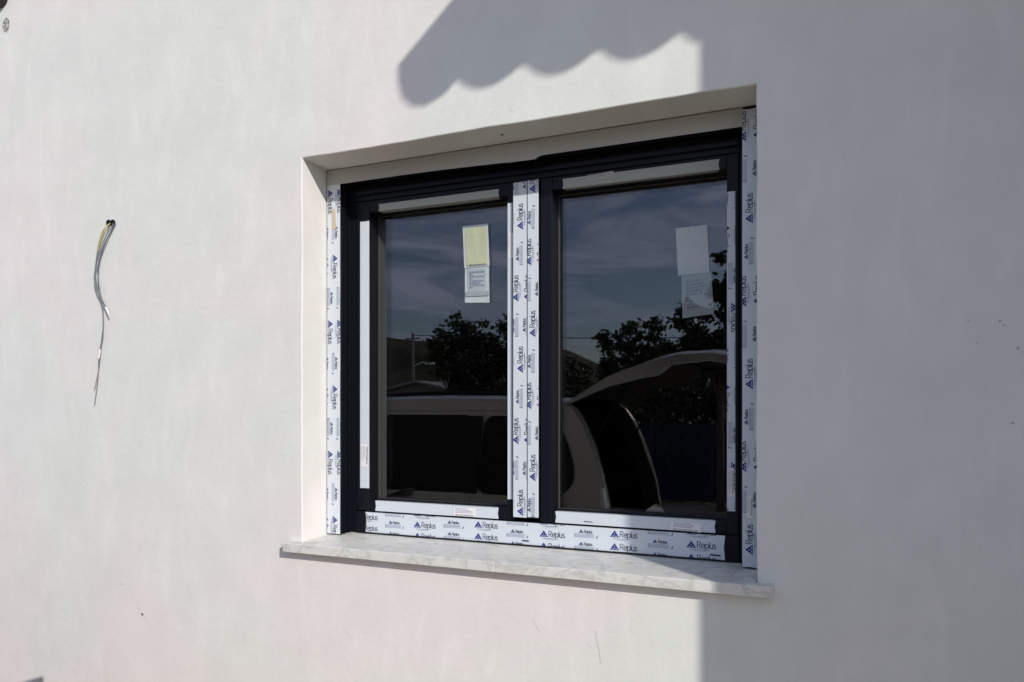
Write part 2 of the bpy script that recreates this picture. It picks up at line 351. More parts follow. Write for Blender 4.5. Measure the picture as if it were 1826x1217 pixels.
# dark room behind the window
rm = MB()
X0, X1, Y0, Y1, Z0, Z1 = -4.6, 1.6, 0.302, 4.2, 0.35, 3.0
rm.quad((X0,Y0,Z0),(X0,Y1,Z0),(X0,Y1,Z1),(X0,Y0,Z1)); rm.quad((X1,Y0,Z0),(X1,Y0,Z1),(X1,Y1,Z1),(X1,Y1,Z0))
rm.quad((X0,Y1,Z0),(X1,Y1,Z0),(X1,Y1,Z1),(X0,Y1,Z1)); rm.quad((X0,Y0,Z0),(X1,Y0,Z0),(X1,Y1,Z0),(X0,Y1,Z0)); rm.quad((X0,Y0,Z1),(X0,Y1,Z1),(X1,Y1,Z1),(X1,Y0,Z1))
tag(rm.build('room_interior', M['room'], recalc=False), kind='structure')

# ------------------------------------------------------------------ marble sill
sill = tag(empty('window_sill', (-0.8, 0, SILL_F - 0.03)), 'grey veined marble sill below the window', 'sill')
SX0, SX1, SP, ST = -1.576, -0.0517, 0.034, 0.030
jx = P(882, 1010, -SP).x
def slab(xa, xb, ear_l, ear_r):
    bm = bmesh.new()
    y1 = 0.20
    # profile in yz, with the ears only in front of the wall
    def zt(y): return SILL_F + (SILL_B - SILL_F) * (y + SP) / (y1 + SP)
    xs_in_a = max(xa, OX0 + 0.0008); xs_in_b = min(xb, OX1 - 0.0008)
    out = [(xa, -SP), (xb, -SP), (xb, -0.0008), (xs_in_b, -0.0008), (xs_in_b, y1), (xs_in_a, y1), (xs_in_a, -0.0008), (xa, -0.0008)]
    o2 = []
    for p in out:
        if not o2 or (abs(p[0]-o2[-1][0]) + abs(p[1]-o2[-1][1])) > 1e-6: o2.append(p)
    top = [bm.verts.new((x, y, zt(y))) for x, y in o2]; bot = [bm.verts.new((x, y, zt(y) - ST)) for x, y in o2]
    bm.faces.new(top); bm.faces.new(list(reversed(bot))); k_ = len(o2)
    for i in range(k_): bm.faces.new((top[i], bot[i], bot[(i+1) % k_], top[(i+1) % k_]))
    bmesh.ops.recalc_face_normals(bm, faces=bm.faces)
    ed = [e_ for e_ in bm.edges if all(v.co.y < -SP + 0.001 for v in e_.verts)]
    bmesh.ops.bevel(bm, geom=ed, offset=0.002, segments=2, affect='EDGES', profile=0.5)
    me = bpy.data.meshes.new('slab'); bm.to_mesh(me); bm.free(); me.materials.append(M['marble'])
    o = bpy.data.objects.new('slab', me); col.objects.link(o); o.parent = sill; o.matrix_parent_inverse = sill.matrix_world.inverted(); return o
slab(SX0, jx - 0.0007, True, False); slab(jx + 0.0007, SX1, False, True)
jt = MB(); jt.box(jx - 0.0006, jx + 0.0006, -SP + 0.0008, 0.19, SILL_F - ST + 0.002, SILL_F - 0.0012); jt.build('joint', M['label'], sill)

rg = random.Random(3); cb = MB()
for k in range(34):
    x = rg.uniform(OX0 + .03, OX1 - .03); y = rg.uniform(-.02, .17); z = SILL_F + (SILL_B - SILL_F) * (y + SP) / (.20 + SP); r_ = rg.uniform(.0008, .0022)
    cb.v += [(x + r_, y, z), (x - r_ * .6, y + r_, z), (x - r_ * .5, y - r_ * .8, z), (x, y, z + r_ * 1.2)]; i = len(cb.v) - 4
    cb.f += [(i, i+1, i+3), (i+1, i+2, i+3), (i+2, i, i+3)]; cb.mi += [0, 0, 0]
tag(cb.build('plaster_crumbs', M['mortar'], sill), kind='stuff')
for cx_, cy_, rx, ry, sd_ in ((OX0 + .03, .012, .035, .012, 1), (OX0 - .02, -.010, .03, .008, 2), (OX0 + .012, .08, .012, .05, 3), (OX1 - .02, .02, .02, .02, 5)):
    sm = MB(); ring = []
    for k in range(16):
        a = 2 * math.pi * k / 16; q = .7 + .6 * noise.noise(Vector((math.cos(a) * 1.5, math.sin(a) * 1.5, sd_ * 3.3)))
        x = min(max(cx_ + rx * q * math.cos(a), OX0 + .001 if cy_ > 0 else -9), OX1 - .001); y = max(cy_ + ry * q * math.sin(a), -SP + .004)
        if cy_ < 0: y = min(y, -.001)
        ring.append((x, y, SILL_F + (SILL_B - SILL_F) * (y + SP) / (.20 + SP) + .0007))
    sm.quad(*ring); sm.build('plaster_smear', M['plaster'], sill, recalc=False)

# ------------------------------------------------------------------ printed film helpers
def stroke(pts, wd):
    """polyline -> list of convex quads"""
    q = []
    for a, b2 in zip(pts, pts[1:]):
        dx, dy = b2[0] - a[0], b2[1] - a[1]; ln = math.hypot(dx, dy)
        if ln < 1e-9: continue
        dx /= ln; dy /= ln; ex, ey = dx * wd * .45, dy * wd * .45; nx_, ny_ = -dy * wd / 2, dx * wd / 2
        q.append([(a[0]-ex+nx_, a[1]-ey+ny_), (a[0]-ex-nx_, a[1]-ey-ny_), (b2[0]+ex-nx_, b2[1]+ey-ny_), (b2[0]+ex+nx_, b2[1]+ey+ny_)])
    return q
def arc(cx, cy_, rx, ry, a0, a1, n_=9): return [(cx + rx * math.cos(R(a0 + (a1 - a0) * k / n_)), cy_ + ry * math.sin(R(a0 + (a1 - a0) * k / n_))) for k in range(n_ + 1)]
def word(wd):
    """the word Replus as strokes; cap height 1"""
    q = []; x = 0.0
    def put(paths, adv):
        nonlocal x
        for p in paths: q.extend(stroke([(x + a, b2) for a, b2 in p], wd))
        x += adv
    put([[(0, 0), (0, 1)], [(0, 1), (.26, 1)] + arc(.26, .74, .22, .26, 90, -90, 7) + [(0, .48)], [(.24, .48), (.50, 0)]], .62)
    put([[(.02, .36), (.46, .36)] + arc(.24, .34, .23, .34, 0, 318, 12)], .58)
    put([[(0, -.30), (0, .68)], arc(.24, .34, .24, .34, 180, -180, 14)], .62)
    put([[(0, 0), (0, 1)]], .15)
    put([[(0, .68), (0, .24)] + arc(.20, .24, .20, .24, 180, 360, 8) + [(.40, .68)], [(.40, .3), (.40, 0)]], .54)
    put([arc(.17, .51, .16, .17, 40, 250, 8) + arc(.17, .17, .17, .17, 90, -140, 8)], .4)
    return q, x
W_THIN = word(0.105); W_BOLD = word(0.14)
def place(quads, ox, oy, s, sx=1.0): return [[(ox + p[0] * s * sx, oy + p[1] * s) for p in q] for q in quads]
def triangle_logo(ox, oy, h, hollow=False):
    w_ = h * 1.38; blue, white = [], []
    blue.append([(ox, oy), (ox + w_, oy), (ox + w_ / 2, oy + h)])
    c = (ox + w_ / 2, oy + h * .36)
    white += stroke([c, (c[0], c[1] + h * .20)], h * .07)
    white += stroke([(ox + w_ * .25, oy + h * .15), (ox + w_ * .42, oy + h * .17)], h * .085) + stroke([(ox + w_ * .58, oy + h * .17), (ox + w_ * .75, oy + h * .15)], h * .085)
    return blue, white, w_
def dashes(ox, oy, ln, th, seed):
    rg = random.Random(seed); q = []; x = ox
    while x < ox + ln:
        d = rg.uniform(.002, .008); d = min(d, ox + ln - x)
        q.append([(x, oy), (x + d, oy), (x + d, oy + th), (x, oy + th)]); x += d + rg.uniform(.0006, .0014)
    return q
PITCH = 0.2275; ROW = 0.0385
def pattern(length, width, phase_l, phase_w, alt):
    """printed elements in film coordinates (s along, t across): list of (layer, polygon)"""
    out = []
    def cell_a(s, t_):
        bl, wh, w_ = triangle_logo(s, t_, .0205); 
        q, adv = W_THIN
        for p in bl: out.append((0, p))
        for p in wh: out.append((3, p))
        for p in place(q, s + w_ + .0030, t_ + .0010, .0178, 1.02): out.append((1, p))
        for p in dashes(s + .010, t_ - .0055, .053, .0013, 3): out.append((1, p))
        for p in dashes(s + .021, t_ - .0088, .032, .0009, 4): out.append((2, p))
    def cell_b(s, t_):
        bl, wh, w_ = triangle_logo(s + .013, t_ + .0135, .0112)
        q, adv = W_BOLD
        for p in bl: out.append((1, p))
        for p in wh: out.append((3, p))
        for p in place(q, s + .013 + w_ + .002, t_ + .0142, .0090, 1.0): out.append((1, p))
        out.append((1, [(s, t_ - .0005), (s + .0012, t_ - .0005), (s + .0012, t_ + .0105), (s, t_ + .0105)]))
        for k in range(4):
            y_ = t_ + .0002 + k * .0031
            for p in [[(s, y_), (s + .062, y_), (s + .062, y_ + .0010), (s, y_ + .0010)]]: out.append((2, p))
        lf = [(s + .068, t_ - .001), (s + .0715, t_ - .001), (s + .0735, t_ + .004), (s + .073, t_ + .0095), (s + .0695, t_ + .004)]
        out.append((1, lf)); out.append((3, [(s + .0705, t_ + .0006), (s + .0714, t_ + .0006), (s + .0722, t_ + .006), (s + .0714, t_ + .006)]))
    i0 = -2
    for i in range(i0, int(length / PITCH) + 3):
        for j in range(-2, int(width / ROW) + 3):
            cell_a(phase_l + i * PITCH, phase_w + j * ROW + (ROW * alt if i % 2 else 0))
            cell_b(phase_l + i * PITCH + .1155, phase_w + j * ROW + ROW * .42 + (ROW * (1 - alt) if i % 2 else 0))
    return out
def clip(poly, l_, w_):
    def cut(p, f, t_):
        o = []
        for i in range(len(p)):
            a, b2 = p[i], p[(i + 1) % len(p)]; da, db = f(a), f(b2)
            if da >= 0: o.append(a)
            if (da >= 0) != (db >= 0):
                k = da / (da - db); o.append((a[0] + (b2[0] - a[0]) * k, a[1] + (b2[1] - a[1]) * k))
        return o
    for f in (lambda q: q[0], lambda q: l_ - q[0], lambda q: q[1], lambda q: w_ - q[1]):
        poly = cut(poly, f, 0)
        if len(poly) < 3: return None
    return poly
INKS = [M['ink'], M['ink_thin'], M['ink_line'], M['film']]

# ------------------------------------------------------------------ the window
win = tag(empty('window', (-0.81, 0.19, SILL_B)), 'two-sash anthracite window still wrapped in printed white protective film', 'window')
def part(name, boxes, m, parent=None, bevel=0.0012):
    mb = MB()
    for bx in boxes: mb.box(*bx)
    return mb.build(name, m, parent or win, bevel=bevel)
FY = 0.19; ZS = SILL_B + 0.0015
A_ = M['anthracite']
GT = OZ1 - 0.002
# roller shutter guide rails: front flange, slot, rear flange
for sx, xa, xb in ((1, OX0 + 0.002, -1.464), (-1, -0.138, OX1 - 0.002)):
    gr = MB()
    inn = xb if sx > 0 else xa
    gr.box(xa, xb, 0.130, 0.141, ZS, GT)
    if sx > 0:
        gr.box(xa, xb - 0.004, 0.141, 0.153, ZS, GT); gr.box(xa, xb + 0.002, 0.153, 0.160, ZS, GT); gr.box(xa, xb - 0.012, 0.160, 0.176, ZS, GT); gr.box(xa, xb + 0.003, 0.176, 0.1885, ZS, GT)
    else:
        gr.box(xa + 0.004, xb, 0.141, 0.153, ZS, GT); gr.box(xa - 0.002, xb, 0.153, 0.160, ZS, GT); gr.box(xa + 0.012, xb, 0.160, 0.176, ZS, GT); gr.box(xa - 0.003, xb, 0.176, 0.1885, ZS, GT)
    gro = gr.build('guide_rail', A_, win)
    bs = MB(); xi = -1.4765 if sx > 0 else -0.1255
    bs.box(xi - .0015, xi + .0015, 0.162, 0.174, ZS + .01, GT - .01); bs.build('brush_seal', M['rubber'], gro)
part('shutter_box_cover', [(OX0 + .002, OX1 - .002, 0.1315, 0.150, 2.4235, GT)], A_)
part('shutter_box_back', [(OX0 + .062, OX1 - .046, 0.176, 0.189, 2.431, GT)], A_)
# fixed frame
part('frame_jamb', [(OX0 + .002, -1.4455, 0.1905, 0.29, ZS, GT), (-1.4455, -1.4415, 0.205, 0.29, ZS, GT)], A_)
part('frame_jamb', [(-0.1475, OX1 - .002, 0.1905, 0.29, ZS, GT), (-.1515, -.1475, 0.205, 0.29, ZS, GT)], A_)
part('frame_head', [(-1.4445, -0.1485, 0.1900, 0.29, 2.3745, 2.430), (-1.4405, -0.1525, 0.1780, 0.1895, 2.392, 2.4065)], A_)
part('frame_bottom', [(-1.4445, -0.1485, 0.1880, 0.29, ZS, 1.2825), (-1.44, -.153, .205, .289, 1.2825, 1.286)], A_)
ZB0, ZB1, ZT0, ZT1 = 1.2855, 1.322, 2.332, 2.3725
def sash(xa, xb, sl, sr, inner):
    s_ = empty('sash', (xa, FY, ZB0)); s_.parent = win; s_.matrix_parent_inverse = win.matrix_world.inverted(); bpy.context.view_layer.update()
    part('stile', [(xa, xa + sl, FY, 0.285, ZB0, ZT1)], A_, s_, .0018)
    part('stile', [(xb - sr, xb, FY, 0.285, ZB0, ZT1)], A_, s_, .0018)
    part('rail', [(xa + sl + .0003, xb - sr - .0003, FY + .0008, 0.285, ZB0, ZB1)], A_, s_, .0018)
    part('rail', [(xa + sl + .0003, xb - sr - .0003, FY + .0008, 0.285, ZT0, ZT1)], A_, s_, .0018)
    ga, gb, gz0, gz1 = xa + sl + .0006, xb - sr - .0006, ZB1 + .0006, ZT0 - .0006
    part('gasket', [(ga, ga + .0015, .2385, .2425, gz0, gz1), (gb - .0015, gb, .2385, .2425, gz0, gz1), (ga + .0015, gb - .0015, .2385, .2425, gz0, gz0 + .0015), (ga + .0015, gb - .0015, .2385, .2425, gz1 - .0015, gz1)], M['rubber'], s_, 0)
    part('spacer_bar', [(ga, ga + .0015, .2475, .2625, gz0, gz1), (gb - .0015, gb, .2475, .2625, gz0, gz1), (ga + .0015, gb - .0015, .2475, .2625, gz0, gz0 + .0015), (ga + .0015, gb - .0015, .2475, .2625, gz1 - .0015, gz1)], M['spacer'], s_, 0)
    part('inner_profile', [(ga - .0005, ga + .004, .2675, .288, gz0, gz1), (gb - .004, gb + .0005, .2675, .288, gz0, gz1)], M[inner], s_, 0)
    part('glass_pane', [(ga, gb, GLASS_Y, .247, gz0, gz1)], M['glass_outer'], s_, 0)
    part('glass_pane', [(ga, gb, .263, .267, gz0, gz1)], M['glass_inner'], s_, 0)
    return s_
sash(-1.4430, -0.8385, .057, .0235, 'label')
sash(-0.7503, -0.1500, .0408, .0333, 'anthracite')
part('meeting_cover', [(-.8375, -.7512, .1785, .235, 1.297, 2.3715)], A_)
part('drip_strip', [(-1.43, -.163, .1832, .1876, 1.2085, 1.2115)], M['rubber'], None, 0)

def film(xa, xb, za, zb, y, along, printed=None, m='film', ends=0.0, wrap=None, wave=0.0003, edge=0.0, seed=0):
    """a thin sheet of protective film on the face Y=y; along = 'x' or 'z'; rags at both ends"""
    mb = MB(); n_ = 40
    th = 0.0005
    front = []; 
    for k in range(n_ + 1):
        t_ = k / n_
        row = []
        for q in (0, .5, 1):
            if along == 'z':
                x = xa + (xb - xa) * q; z = za + (zb - za) * t_
                x += edge * noise.noise(Vector((t_ * 9, q * 5, seed))) * (1 if q != .5 else 0)
            else:
                x = xa + (xb - xa) * t_; z = za + (zb - za) * q
                z += edge * noise.noise(Vector((t_ * 9, q * 5, seed))) * (1 if q != .5 else 0)
            if k in (0, n_):
                d = ends * (noise.noise(Vector((q * 4.0, seed, k))) - (.5 if q == .5 else 0)) * (1 if k else -1)
                if along == 'z': z += d
                else: x += d
            row.append((x, y - th - abs(wave * noise.noise(Vector((t_ * 14, q * 2, seed + 9)))), z))
        front.append(row)
    for k in range(n_):
        for q in range(2):
            mb.quad(front[k][q], front[k][q+1], front[k+1][q+1], front[k+1][q])
    # sides
    bk = lambda p: (p[0], y - 0.00005, p[2])
    for k in range(n_):
        for q in (0, 2): mb.quad(front[k][q], front[k+1][q], bk(front[k+1][q]), bk(front[k][q]))
    for k in (0, n_):
        for q in range(2): mb.quad(front[k][q], front[k][q+1], bk(front[k][q+1]), bk(front[k][q]))
    if wrap:   # film folded round the arris towards the glass
        side, depth = wrap
        if along == 'z':
            x = xa if side < 0 else xb; x2 = x + side * .0004
            mb.quad((x2, y - th, za + .003), (x2, y + depth, za + .004), (x2, y + depth, zb - .004), (x2, y - th, zb - .003))
        else:
            z = za if side < 0 else zb; z2 = z + side * .0004
            mb.quad((xa + .002, y - th, z2), (xa + .006, y + depth, z2), (xb - .006, y + depth, z2), (xb - .002, y - th, z2))
    o = mb.build('protective_film', M[m], win)
    if printed:
        pl, pw, alt, flip = printed['pl'], printed['pw'], printed.get('alt', .45), printed.get('flip', 0)
        ln, wd = ((zb - za), (xb - xa)) if along == 'z' else ((xb - xa), (zb - za))
        pm_ = MB(); yy = y - th - wave - 0.00025
        for layer, poly in pattern(ln, wd, pl, pw, alt):
            c = clip(poly, ln - .001, wd - .0006)
            if not c: continue
            yl = yy - (.00012 if layer == 3 else 0)
            if along == 'x': pts = [(xa + a, yl, za + b2) for a, b2 in c]
            elif flip: pts = [(xa + b2, yl, zb - a) for a, b2 in c]                   # reads downwards
            else: pts = [(xb - b2, yl, za + a) for a, b2 in c]                        # reads upwards
            pm_.m = layer; pm_.quad(*pts)
        if pm_.f: pm_.build('print', INKS, o, recalc=False)
    return o
# guide rail films
film(OX0 + .0035, -1.4650, ZS + .001, 2.436, 0.130, 'z', dict(pl=.028, pw=.004, alt=.5, flip=1), seed=1, edge=.0006)
film(-0.1370, OX1 - .0035, ZS + .001, 2.470, 0.130, 'z', dict(pl=.035, pw=.012, alt=.45), seed=2, edge=.0006, ends=.004)
# bottom frame film
bfx0, bfx1 = P(652, 930, .188).x, P(1293, 970, .188).x
film(bfx0, bfx1, 1.2105, 1.2815, 0.188, 'x', dict(pl=P(738, 940, .188).x - bfx0 - 0.2275, pw=.006, alt=.62), seed=3, ends=.007)
# meeting cover, two strips
film(-.8370, -.7905, 1.2985, 2.3655, 0.1785, 'z', dict(pl=.005, pw=.013, alt=.4), seed=4)
film(-.7880, -.7516, 1.3005, 2.3675, 0.1785, 'z', dict(pl=.115, pw=.010, alt=.35), seed=5, wrap=(1, .02), ends=.003)
part('groove', [(-.79, -.7884, .1772, .1784, 1.298, 2.366)], M['rubber'], None, 0)
# plain sash films
zt = P(651, 395, FY).z; zb = P(651, 871, FY).z
film(-1.4235, -1.3868, zb, zt, FY, 'z', seed=6, wrap=(1, .006), ends=.002)
film(-.8612, -.8445, P(911, 891, FY).z, P(911, 362, FY).z, FY, 'z', seed=7, ends=.002)
film(P(669, 905, FY).x, P(889, 915, FY).x, ZB0 + .0015, ZB1 + .0005, FY + .0008, 'x', seed=8, wrap=(1, .012), ends=.006)
film(P(990, 925, FY).x, P(1276, 940, FY).x, ZB0 + .0015, ZB1 + .0005, FY + .0008, 'x', seed=9, wrap=(1, .012), ends=.006)
film(P(675, 366, FY).x, P(890, 345, FY).x, ZT0 - .0005, ZT1 - .016, FY + .0008, 'x', m='film_shaded', seed=10, wrap=(-1, .026), ends=.006)
film(P(1003, 320, FY).x, P(1283, 290, FY).x, ZT0 - .0005, ZT1 - .010, FY + .0008, 'x', m='film_shaded', seed=11, wrap=(-1, .018), ends=.006)
film(-.1826, -.1600, P(1303, 912, FY).z, P(1303, 342, FY).z, FY, 'z', dict(pl=.09, pw=-.012, alt=.6, flip=1), seed=12)
# shutter box cover film, sagging where it is peeling
sf = MB(); n_ = 90; xa, xb = OX0 + .004, OX1 - .0425
xd0, xd1 = P(905, 265, .13).x, P(962, 262, .13).x
top_, bot_ = [], []
for k in range(n_ + 1):
    x = xa + (xb - xa) * k / n_
    d = 0.0
    if xd0 - .35 < x < xd1: d = .012 * ((x - xd0 + .35) / (xd1 - xd0 + .35)) ** 1.5
    if xd1 - .012 < x < xd1: d *= (xd1 - x) / .012
    top_.append((x, .1290 - .0012 * abs(noise.noise(Vector((x * 9, 0, 2)))), GT - .0012)); bot_.append((x, .1288 - .002 * abs(noise.noise(Vector((x * 7, 1, 5)))) - d * .3, 2.4225 - d))
for k in range(n_): sf.quad(top_[k], bot_[k], bot_[k+1], top_[k+1])
sf.build('protective_film', M['film_grey'], win, recalc=False)
fl = MB(); fl.quad((xd0, .1265, GT - .006), (xd0, .1265, 2.413), (xd1 - .012, .1258, 2.412), (xd1, .1262, 2.42), (xd1 + .002, .1272, GT - .008)); fl.build('film_patch', M['film_grey'], win, recalc=False)

def sticker(name, pxs, y, m, lines=0, lm='ink_line', bars=False, parent=None):
    """paper label given by its four photo corners on plane y"""
    pts = [P(px, py, y) for px, py in pxs]
    mb = MB(); mb.quad(*[(p.x, y, p.z) for p in pts]); 
    for i in range(4):
        a, b2 = pts[i], pts[(i + 1) % 4]; mb.quad((a.x, y, a.z), (b2.x, y, b2.z), (b2.x, y + .0003, b2.z), (a.x, y + .0003, a.z))
    o = mb.build(name, M[m], parent or win, recalc=False)
    if lines:
        pr = MB(); rg = random.Random(int(pxs[0][0]))
        def at_(s_, t_): return (pts[0].lerp(pts[1], s_)).lerp(pts[3].lerp(pts[2], s_), t_)
        horiz = (pts[1] - pts[0]).length > (pts[3] - pts[0]).length
        for k in range(lines):
            t0 = .1 + .6 * k / lines; s1 = rg.uniform(.6, .92)
            if horiz: c = [at_(.08, t0), at_(s1, t0), at_(s1, t0 + .05), at_(.08, t0 + .05)]
            else: c = [at_(t0, .08), at_(t0 + .05, .08), at_(t0 + .05, s1), at_(t0, s1)]
            pr.m = 2; pr.quad(*[(p.x, y - .0002, p.z) for p in c])
        if bars:
            k = .1
            while k < .88:
                d = rg.uniform(.008, .022)
                if horiz: c = [at_(k, .80), at_(k + d, .80), at_(k + d, .96), at_(k, .96)]
                else: c = [at_(.72, k), at_(.95, k), at_(.95, k + d), at_(.72, k + d)]
                pr.m = 1; pr.quad(*[(p.x, y - .0002, p.z) for p in c]); k += d + rg.uniform(.01, .025)
        pr.build('print', INKS, o, recalc=False)
    return o
yf = FY - .0012
sticker('label_sticker', [(644, 792), (657, 793), (656, 833), (643, 832)], yf, 'label', 3, bars=True)
sticker('label_sticker', [(809, 905), (849, 907), (848, 922), (808, 920)], yf, 'label', 4, bars=True)
sticker('label_sticker', [(1196, 930), (1251, 934), (1250, 950), (1195, 945)], yf, 'label', 4, bars=True)
sticker('label_sticker', [(906, 417), (915, 416), (915, 460), (906, 460)], yf, 'label', 2, bars=False)
sticker('label_sticker', [(1297, 834), (1309, 835), (1309, 886), (1297, 885)], yf, 'label', 3, bars=True)
sticker('label_sticker', [(1331, 884), (1342, 885), (1342, 925), (1331, 924)], 0.1285, 'label', 2, bars=True)
sticker('glue_stain', [(591, 374), (597, 371), (599, 408), (592, 411)], 0.1285, 'tan')
sticker('label_sticker', [(1047, 313), (1094, 305), (1094, 317), (1047, 325)], yf, 'film_grey', 2)
for q in ([(1266, 988), (1285, 990), (1285, 993), (1266, 991)], [(931, 963), (943, 964), (943, 966.5), (931, 965.5)], [(1041, 929.5), (1057, 931), (1057, 932), (1041, 931)]):
    sticker('scuff', q, .1862 if q[0][0] != 1041 else yf, 'ink_thin')
# paper notes behind the outer panes (glass labels)
def note(name, corners, m, y):
    pts = [P(px, py, y) for px, py in corners]
    mb = MB(); nn = 10; g_ = []
    for i in range(nn + 1):
        for j in range(nn + 1):
            p = pts[0].lerp(pts[1], i / nn).lerp(pts[3].lerp(pts[2], i / nn), j / nn)
            g_.append((p.x, y + .0012 * noise.noise(Vector((p.x * 40, p.z * 30, px0_))), p.z))
    mb.v = g_
    for i in range(nn):
        for j in range(nn):
            a = i * (nn + 1) + j; mb.f.append((a, a + 1, a + nn + 2, a + nn + 1)); mb.mi.append(0)
    return mb.build(name, m, win, smooth=True)
M['thin_paper'] = bpy.data.materials.new('thin_see_through_paper'); M['thin_paper'].use_nodes = True
n, l, b = nodes(M['thin_paper']); b.inputs['Base Color'].default_value = (0.62, 0.66, 0.68, 1); b.inputs['Roughness'].default_value = 0.7; b.inputs['Alpha'].default_value = 0.6
def note_print(corners, y, rows, seed, m='ink_line'):
    pts = [P(px, py, y) for px, py in corners]; rg = random.Random(seed); pr = MB()
    def at_(s_, t_): return pts[0].lerp(pts[1], s_).lerp(pts[3].lerp(pts[2], s_), t_)
    for k in range(rows):
        t0 = .08 + .84 * k / rows; x = .08
        while x < .9:
            d = rg.uniform(.04, .2); e_ = min(.92, x + d); pr.quad(at_(x, t0), at_(e_, t0), at_(e_, t0 + .35 / rows), at_(x, t0 + .35 / rows)); x = e_ + .04
            if rg.random() < .15: break
    pr.build('print', M[m], win, recalc=False)
px0_ = 1
note('glass_label', [(825, 404), (870, 399), (873, 474), (828, 479)], M['pale_paper'], .2515)
note('glass_label', [(829, 409), (867, 404), (869, 472), (832, 476)], M['yellow_paper'], .2495)
note('glass_label', [(829, 474), (872, 471), (873, 540), (829, 540)], M['white_paper'], .2540)
note('glass_label', [(833, 480), (867, 478), (867, 520), (834, 520)], M['thin_paper'], .2518)
note_print([(834, 482), (866, 480), (866, 519), (835, 519)], .2498, 8, 5)
note_print([(834, 472.5), (869, 469.5), (869, 473.5), (834, 476.5)], .2478, 1, 6, 'ink_thin')
note('glass_label', [(830, 521), (871, 519), (872, 527), (831, 529)], M['tapegrey'], .2505)
px0_ = 4
note('glass_label', [(1205, 408), (1261, 401), (1265, 486), (1209, 492)], M['fade_paper'], .2515)
note('glass_label', [(1215, 492), (1268, 484), (1273, 560), (1217, 568)], M['thin_paper'], .2540)
note_print([(1219, 498), (1264, 491), (1268, 552), (1222, 559)], .2515, 9, 9)

# ------------------------------------------------------------------ wires hanging from the wall
wr = tag(empty('hanging_wires', P(199, 398, 0)), 'loose electric wires hanging from a black conduit hole in the wall', 'wires')
for dx, dz in ((-.012, .001), (.010, -.001)):
    c = P(199, 398, 0) + Vector((dx, 0, dz)); cm = MB()
    for k in range(24):
        a0, a1 = 2 * math.pi * k / 24, 2 * math.pi * (k + 1) / 24
        for (ra, ya), (rb, yb) in (((.0118, -.0005), (.0118, -.005)), ((.0118, -.005), (.0095, -.005)), ((.0095, -.005), (.0095, -.0012)), ((.0095, -.0012), (.0001, -.0010))):
            cm.quad((c.x + ra * math.cos(a0), ya, c.z + ra * math.sin(a0)), (c.x + ra * math.cos(a1), ya, c.z + ra * math.sin(a1)), (c.x + rb * math.cos(a1), yb, c.z + rb * math.sin(a1)), (c.x + rb * math.cos(a0), yb, c.z + rb * math.sin(a0)))
    cm.build('conduit_end', M['black_pvc'], wr, recalc=False)
def smooth_path(pts, n_=6):
    out = []
    P_ = [pts[0]] + pts + [pts[-1]]
    for i in range(1, len(P_) - 2):
        for k in range(n_):
            t_ = k / n_; a, b2, c, d = P_[i-1], P_[i], P_[i+1], P_[i+2]
            out.append(0.5 * ((2 * b2) + (c - a) * t_ + (2 * a - 5 * b2 + 4 * c - d) * t_ * t_ + (3 * b2 - a - 3 * c + d) * t_ ** 3))
    out.append(pts[-1]); return out
def wire(zpts, offs, r, m):
    pts = [P(100 + zx / 3.205, 360 + zy / 3.205, -o_) for (zx, zy), o_ in zip(zpts, offs)]
    mb = MB(); mb.tube(smooth_path(pts), r * 1.18, 8); return mb.build('wire', M[m], wr, smooth=True)
wire([(308, 125), (272, 160), (246, 232), (236, 290)], [.002, .018, .022, .021], .0020, 'wire_yellow')
wire([(236, 290), (228, 350), (224, 400), (235, 480), (258, 555), (268, 640), (267, 760), (250, 850), (242, 935)], [.021, .019, .018, .018, .017, .016, .015, .014, .013], .0016, 'wire_grey')
wire([(335, 122), (296, 175), (262, 255), (238, 330), (219, 430), (230, 500), (262, 580), (270, 700), (256, 830), (243, 950)], [.002, .014, .020, .022, .020, .018, .016, .014, .013, .012], .0019, 'wire_grey')
wire([(340, 128), (290, 215), (252, 315), (240, 400), (246, 490), (262, 560), (284, 604)], [.002, .012, .015, .014, .014, .015, .018], .0020, 'wire_blue')
wire([(284, 604), (293, 625), (302, 646)], [.018, .019, .020], .0022, 'wire_white')
wire([(312, 122), (285, 150), (262, 205), (246, 262)], [.002, .022, .024, .022], .0016, 'wire_yellow')
wire([(252, 845), (248, 870), (243, 897)], [.0165, .0165, .0165], .0024, 'wire_white')
wire([(243, 935), (238, 985), (218, 1075)], [.013, .012, .011], .0009, 'copper')
wire([(243, 950), (236, 1040), (219, 1160)], [.012, .011, .010], .0010, 'wire_grey')

# capped conduit at the very top left corner and the mortar patch below it
cf = MB(); cpt = P(10, -3, 0)
cf.tube([(cpt.x - .02, -.0005, cpt.z), (cpt.x - .02, -.03, cpt.z), (cpt.x - .02, -.034, cpt.z)], [.036, .036, .030], 20)
tag(cf.build('conduit_cap', M['black_pvc'], smooth=False), 'black round conduit cap at the top left corner of the wall', 'conduit cap')
mp_ = P(11, 45, 0); mo = MB(); ring = [(mp_.x + .022 * math.cos(a / 14 * 6.283) * (1 + .25 * noise.noise(Vector((a, 2, 1)))), -.0008, mp_.z + .03 * math.sin(a / 14 * 6.283) * (1 + .25 * noise.noise(Vector((a, 5, 1))))) for a in range(14)]
mo.quad(*ring); mo.build('mortar_patch', M['mortar'], wall, recalc=False)

